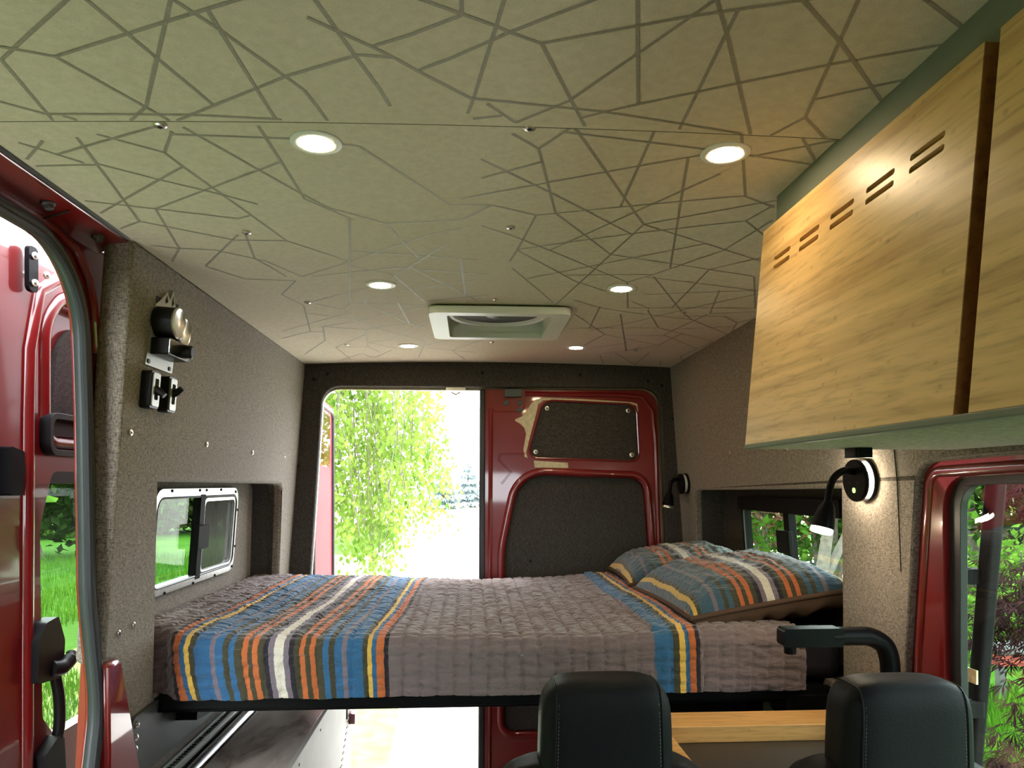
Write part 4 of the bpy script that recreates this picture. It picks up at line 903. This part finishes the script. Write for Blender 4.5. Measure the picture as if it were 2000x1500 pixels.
tag(go, 'green lawn around the van', 'lawn', kind='structure')
M_GRAV = mat('pale_gravel', (0.62, 0.60, 0.55), 0.95, var=0.25, vscale=40)
M_GLARE = mat('glare_paled_lawn', (0.21, 0.27, 0.075), 0.95, var=0.35, vscale=6)  # lawn green painted paler, standing in for overexposure
dl = MB().prism([(-4.2, 4.4), (-0.55, 4.4), (-0.65, 7), (-0.95, 9), (-1.4, 18.5), (-4.0, 20), (-5.0, 12)], GZ+0.010, GZ+0.014).build('glare_lawn', M_GLARE); tag(dl, 'yellow-green lawn painted pale for the glare behind the open rear door', 'lawn', kind='structure')
gp_ = MB().prism(rpoly([(-2.2, -12), (2.4, -12), (2.5, 3.0), (3.5, 6), (7, 12), (14, 34), (-3.4, 34), (-2.8, 21), (-2.2, 18.5), (-2.2, 9)], 0.2), GZ+0.004, GZ+0.010).build('gravel_drive', M_GRAV); tag(gp_, 'pale gravel drive behind the van', 'drive', kind='structure')  # unseen stretch beside the van is added to bounce neutral light inside
fm_ = MB().prism([(-9, 34), (70, 34), (70, 90), (-16, 90)], GZ+0.002, GZ+0.006).build('far_meadow', mat('pale_meadow', (0.42, 0.46, 0.24), 0.95, var=0.2, vscale=0.3)); tag(fm_, 'bright pale meadow in front of the distant spruces', 'meadow', kind='structure')

rnd = random.Random(5)
M_BLADE = leafmat('grass_blade', (0.035, 0.11, 0.008), (0.095, 0.24, 0.022), 0.35)
gbm = MB()
def blades(x0, x1, y0, y1, n, h0, h1):
    for _ in range(n):
        x = rnd.uniform(x0, x1); y = rnd.uniform(y0, y1); a = rnd.uniform(0, 6.28); h = rnd.uniform(h0, h1); w = rnd.uniform(0.004, 0.008); l = rnd.uniform(-0.6, 0.6)*h
        dx, dy = math.cos(a)*w, math.sin(a)*w; ex, ey = -math.sin(a)*l, math.cos(a)*l
        o = len(gbm.v)
        gbm.v += [(x-dx, y-dy, GZ), (x+dx, y+dy, GZ), (x+dx*0.7+ex*0.35, y+dy*0.7+ey*0.35, GZ+h*0.6), (x-dx*0.7+ex*0.35, y-dy*0.7+ey*0.35, GZ+h*0.6), (x+ex, y+ey, GZ+h)]
        gbm.f += [(o, o+1, o+2, o+3), (o+3, o+2, o+4)]
blades(-5.5, -1.3, 1.6, 7.5, 26000, 0.05, 0.15)
blades(-13, -5.5, 7.0, 19, 16000, 0.10, 0.28)
blades(1.5, 5.0, 1.7, 6.5, 26000, 0.06, 0.18)
gs = gbm.build('grass', M_BLADE, smooth=0); tag(gs, 'tall green grass blades on the lawn beside the van', 'grass', kind='stuff')

def leaf_quad(mb, p, s, d, rnd, wid=0.55):
    d = Vector(d).normalized(); sd = Vector((rnd.uniform(-1, 1), rnd.uniform(-1, 1), rnd.uniform(-0.4, 0.4)))
    sd = (sd - d*sd.dot(d)).normalized(); up = d.cross(sd)
    o = len(mb.v)
    mb.v += [tuple(p), tuple(p + d*s*0.45 + sd*s*wid*0.5 + up*s*0.08), tuple(p + d*s), tuple(p + d*s*0.45 - sd*s*wid*0.5 + up*s*0.08)]
    mb.f += [(o, o+1, o+2, o+3)]
M_BARK = mat('grey_bark', (0.16, 0.13, 0.11), 0.9, var=0.3, vscale=20)
# weeping tree behind the open door
wt_ = thing('weeping_tree', 'weeping tree with hanging light green branches behind the open rear door', 'tree')
MB().tube([(-2.75, 11.6, GZ), (-2.72, 11.5, 1.2), (-2.6, 11.0, 3.4), (-2.2, 10.0, 5.0)], [0.24, 0.2, 0.15, 0.08], 10).build('trunk', M_BARK, wt_)
fo = MB(); bo = MB()
for k in range(250):
    x0 = rnd.uniform(-2.75, -0.50); y0 = rnd.uniform(8.0, 10.6)
    fx_ = (x0+4.9)/4.4
    top = rnd.uniform(3.2, 5.2) - 1.5*fx_**3
    zlo = 0.35 + 0.55*abs(math.sin(x0*2.1)) + (0.9 if x0 > -1.0 else 0)*rnd.random() + 0.5*rnd.random()**2
    p = Vector((x0, y0, top)); pts = [p.copy()]
    while p.z > zlo:
        p = p + Vector((rnd.gauss(0.012, 0.03), rnd.gauss(0, 0.03), -0.14)); pts.append(p.copy())
        for _ in range(4):
            if rnd.random() < 0.80:
                leaf_quad(fo, p + Vector((rnd.gauss(0, .05), rnd.gauss(0, .05), rnd.gauss(0, .04))), rnd.uniform(0.055, 0.105), (rnd.gauss(0, .5), rnd.gauss(0, .5), -0.8), rnd, 0.6)
    if len(pts) > 3 and k % 3 == 0: bo.tube(pts[::3] if len(pts) > 6 else pts, 0.005, 4)
fo_ = fo.build('foliage', leafmat('weeping_leaf', (0.10, 0.20, 0.03), (0.32, 0.42, 0.09), 0.5), wt_, smooth=0); fo_['kind'] = 'stuff'
b2 = bo.build('branches', M_BARK, wt_); b2['kind'] = 'stuff'
# spruces
M_SPR = leafmat('hazed_spruce_needles', (0.27, 0.34, 0.36), (0.42, 0.48, 0.50), 0.2)  # needles paled: haze and glare are put into the colour
def spruce(label, x, y, h, w, seed):
    r_ = random.Random(seed); t = thing('spruce', label, 'tree', 'distant spruces')
    MB().tube([(x, y, GZ), (x, y, GZ+h)], [0.18, 0.02], 8).build('trunk', M_BARK, t)
    m = MB()
    for k in range(1500):
        f = r_.random()**0.7; z = GZ + h*(1-f*0.96); rr = w*f*(0.55+0.45*r_.random())*(0.8+0.35*math.sin(f*42)); a = r_.uniform(0, 6.28)
        leaf_quad(m, Vector((x+rr*math.cos(a), y+rr*math.sin(a), z)), 0.45*(0.5+f), (math.cos(a), math.sin(a), -0.5), r_, 0.45)
    o = m.build('foliage', M_SPR, t, smooth=0); o['kind'] = 'stuff'
spruce('distant spruce with painted haze, the taller one left of its neighbour', -2.1, 56, 4.0, 1.35, 1)
spruce('distant spruce with painted haze close to the rear door edge', -0.25, 60, 4.1, 1.6, 2)

def bush(name, label, cat, c, r, n, size, m, seed, group=None, trunk=True, flat=1.0):
    r_ = random.Random(seed); t = thing(name, label, cat, group)
    mb = MB()
    cl = [(r_.gauss(0, .42), r_.gauss(0, .42), r_.gauss(0.05, .40)) for _ in range(26)]
    for k in range(n):
        q = r_.choice(cl); p = Vector((c[0]+r[0]*(q[0]+r_.gauss(0, .16)), c[1]+r[1]*(q[1]+r_.gauss(0, .16)), max(GZ+0.02, c[2]+r[2]*(q[2]+r_.gauss(0, .16)))))
        leaf_quad(mb, p, r_.uniform(0.6, 1.3)*size, (r_.gauss(0, 1), r_.gauss(0, 1), r_.gauss(-.1, .7)*flat), r_, 0.6)
    o = mb.build('foliage', m, t, smooth=0); o['kind'] = 'stuff'
    if trunk:
        tb = MB()
        for k in range(6):
            a = r_.uniform(0, 6.28); tb.tube([(c[0]+r_.gauss(0, .06)*r[0], c[1]+r_.gauss(0, .06)*r[1], GZ), (c[0]+.2*r[0]*math.cos(a), c[1]+.2*r[1]*math.sin(a), c[2]), (c[0]+.45*r[0]*math.cos(a), c[1]+.45*r[1]*math.sin(a), c[2]+.5*r[2])], [0.03*r[2], 0.02*r[2], 0.008*r[2]], 6)
        tb.build('stems', M_BARK, t)
    return t
M_L1 = leafmat('shrub_leaf', (0.030, 0.085, 0.010), (0.10, 0.22, 0.025), 0.4)
M_L2 = leafmat('dark_shrub_leaf', (0.010, 0.030, 0.006), (0.035, 0.075, 0.012), 0.3)
M_L3 = leafmat('lime_shrub_leaf', (0.06, 0.16, 0.015), (0.16, 0.30, 0.04), 0.45)
M_L6 = leafmat('pale_bank_leaf', (0.050, 0.062, 0.018), (0.085, 0.098, 0.034), 0.3)
M_L4 = leafmat('maroon_maple_leaf', (0.016, 0.009, 0.010), (0.060, 0.030, 0.032), 0.25)
M_L5 = leafmat('pink_shrub_leaf', (0.16, 0.07, 0.05), (0.30, 0.16, 0.11), 0.35)
# left side trees seen through windows, plus unseen ones added against sky light
bush('hedge_tree', 'dark shady tree at the lawn edge beyond the sliding door', 'tree', (-11.5, 19.0, 1.5), (4.2, 2.4, 2.6), 7000, 0.30, M_L2, 11)
bush('hedge_tree', 'dark shady tree beyond the window left of the bed', 'tree', (-17.0, 27.0, 2.2), (5.5, 3.0, 3.4), 5000, 0.40, M_L1, 12)
bush('hedge_tree', 'unseen tall hedge added left of the van to block the sky', 'hedge', (-9.5, 2.0, 2.2), (3.2, 11.0, 5.0), 9000, 0.50, M_L1, 13)  # unseen hedge put in to cut daylight through the side door
bush('sky_blocker_tree', 'unseen tall tree added to shade the lawn left of the van', 'tree', (-7.6, 1.0, 6.0), (3.6, 7.0, 2.6), 6000, 0.55, M_L1, 14)  # unseen crown added overhead to keep sky light off the left side
bush('hedge_tree', 'pale green bank of shrubs beyond the window left of the bed', 'hedge', (-13.0, 29.0, 0.8), (5.0, 2.0, 2.6), 9000, 0.45, M_L6, 16)
# right side garden
bush('garden_shrub', 'bright green leafy shrub beyond the window right of the bed', 'shrub', (4.9, 9.6, 1.0), (1.7, 1.0, 1.7), 6000, 0.13, M_L1, 21)
bush('garden_shrub', 'pinkish shrub in front of the green one beyond the right window', 'shrub', (3.9, 9.4, 1.35), (0.7, 0.6, 1.0), 1600, 0.10, M_L5, 22)
bush('garden_shrub', 'lime green ground shrub beyond the large side window', 'shrub', (6.6, 8.2, 0.1), (2.4, 1.4, 1.1), 6000, 0.11, M_L3, 23)
bush('garden_shrub', 'tall dark green shrub at the back of the garden', 'shrub', (9.6, 12.5, 2.0), (4.2, 2.0, 3.4), 6000, 0.26, M_L2, 24)
bt = MB().tube([(3.95, 8.0, GZ), (4.0, 8.0, 0.3), (4.12, 8.05, 0.9), (4.1, 8.1, 1.5), (4.25, 8.2, 2.4)], [0.10, 0.075, 0.06, 0.05, 0.03], 10)
bt.tube([(4.0, 8.0, 0.2), (4.35, 8.1, 0.8), (4.5, 8.2, 1.4)], [0.06, 0.045, 0.03], 8)
tag(bt.build('bare_trunk', mat('pale_bark', (0.13, 0.11, 0.085), 0.85, var=0.3, vscale=18)), 'pale forked trunk in front of the green shrub', 'tree')
# maroon maple close to the side window: lobed leaves on drooping branches
mp = thing('maple_tree', 'dark maroon maple with drooping leaves outside the large side window', 'tree')
r_ = random.Random(77); lf = MB(); bb = MB()
def maple_leaf(p, d, s):
    d = Vector(d).normalized(); sd = d.cross(Vector((r_.gauss(0, .3), r_.gauss(0, .3), 1))).normalized(); o = len(lf.v)
    angs = [-78, -50, -24, 0, 24, 50, 78]; ln = [0.5, 0.75, 0.92, 1.0, 0.92, 0.75, 0.5]
    base = Vector(p); dr = Vector((0, 0, -0.35))
    for a, l in zip(angs, ln):
        v = d*math.cos(R(a)) + sd*math.sin(R(a)); w = v.cross(dr.normalized()).normalized()*s*0.055
        q = len(lf.v); m_ = base + v*s*l*0.5
        lf.v += [tuple(base), tuple(m_+w), tuple(base + v*s*l + dr*s*0.35), tuple(m_-w)]; lf.f += [(q, q+1, q+2, q+3)]
def maple_branch(path, n, spread):
    P = spline(path, 6); bb.tube(P, [0.012*(1-0.8*i/(len(P)-1)) for i in range(len(P))], 6)
    for k in range(n):
        t = P[min(len(P)-1, int((r_.random()**0.7)*len(P)))]
        p = t + Vector((r_.gauss(0, spread), r_.gauss(0, spread), r_.gauss(0, spread*0.55)))
        maple_leaf(p, (r_.gauss(-0.7, .5), r_.gauss(-0.1, .6), r_.gauss(-0.25, .3)), r_.uniform(0.05, 0.10))
maple_branch([(3.6, 3.2, 1.75), (3.1, 3.15, 1.65), (2.75, 3.1, 1.42), (2.55, 3.1, 1.30)], 420, 0.12)
maple_branch([(3.7, 3.0, 1.2), (3.1, 3.0, 1.12), (2.70, 3.0, 1.02), (2.42, 3.0, 0.86)], 700, 0.14)
maple_branch([(3.7, 2.9, 0.95), (3.1, 2.95, 0.92), (2.65, 2.95, 0.80), (2.38, 2.95, 0.70)], 650, 0.13)
maple_branch([(3.6, 2.8, 0.55), (3.1, 2.85, 0.50), (2.65, 2.85, 0.36), (2.36, 2.85, 0.22)], 700, 0.14)
maple_branch([(3.5, 2.8, 0.25), (3.0, 2.8, 0.20), (2.55, 2.8, 0.05), (2.30, 2.8, -0.1)], 600, 0.14)
bb.tube([(3.8, 3.1, GZ), (3.75, 3.1, 0.3), (3.65, 3.05, 1.0), (3.6, 3.1, 1.9)], [0.07, 0.06, 0.05, 0.03], 8)
lo = lf.build('foliage', M_L4, mp, smooth=0); lo['kind'] = 'stuff'
bb.build('branches', M_BARK, mp)
# low red bench on the lawn
bn = thing('garden_bench', 'small red bench with a grey top on the lawn at the right edge', 'bench')
MB().box((4.60, 6.0, -0.10), (5.5, 6.4, -0.06)).build('bench_top', M_GREYM, bn, bev=0.01)
MB().box((4.62, 6.02, -0.20), (5.47, 6.38, -0.10)).build('apron', mat('faded_red_wood', (0.30, 0.05, 0.03), 0.7), bn)
for (x, y) in ((4.66, 6.06), (5.43, 6.06), (4.66, 6.34), (5.43, 6.34)): MB().box((x-0.03, y-0.03, GZ), (x+0.03, y+0.03, -0.20)).build('leg', M_GREYM, bn)

# ladder on the right side of the van
ld = thing('side_ladder', 'black side ladder outside the large side window', 'ladder')
MB().prism(rpoly([(1.16, 1.527), (1.192, 1.527), (1.192, 1.566), (1.16, 1.566)], 0.010), 0.3, 1.98, fmap=lambda u, v, w: (u, v+(1.383-w)*0.115, w)).build('rail', M_MATTE, ld)
MB().prism(rpoly([(1.16, 1.127), (1.192, 1.127), (1.192, 1.166), (1.16, 1.166)], 0.010), 0.3, 1.98, fmap=lambda u, v, w: (u, v+(1.383-w)*0.115, w)).build('rail', M_MATTE, ld)
for z in (0.45, 1.75): MB().tube([(1.176, 1.14+(1.383-z)*0.115, z), (1.176, 1.55+(1.383-z)*0.115, z)], 0.012, 10).build('rung', M_BLK, ld)
for z in (1.205, 0.900):
    b_ = MB().prism(rpoly([(1.115, 1.575), (1.175, 1.57), (1.175, 1.61), (1.115, 1.625)], 0.01), z-0.035, z).build('bracket', M_MATTE, ld, bev=0.005)
    MB().lathe([(0.012, 0), (0.012, 0.002)], 14, Matrix.Translation((1.142, 1.597, z))).build('bolt_shade_disc', M_DARK, b_)  # dark disc on top imitates the shaded hole
MB().prism([(1.155, 1.578), (1.1595, 1.578), (1.1595, 1.618), (1.155, 1.618)], 0.940, 0.972).build('sticker', mat('yellow_sticker', (0.75, 0.72, 0.35), 0.5, var=0.4, vscale=60), ld)
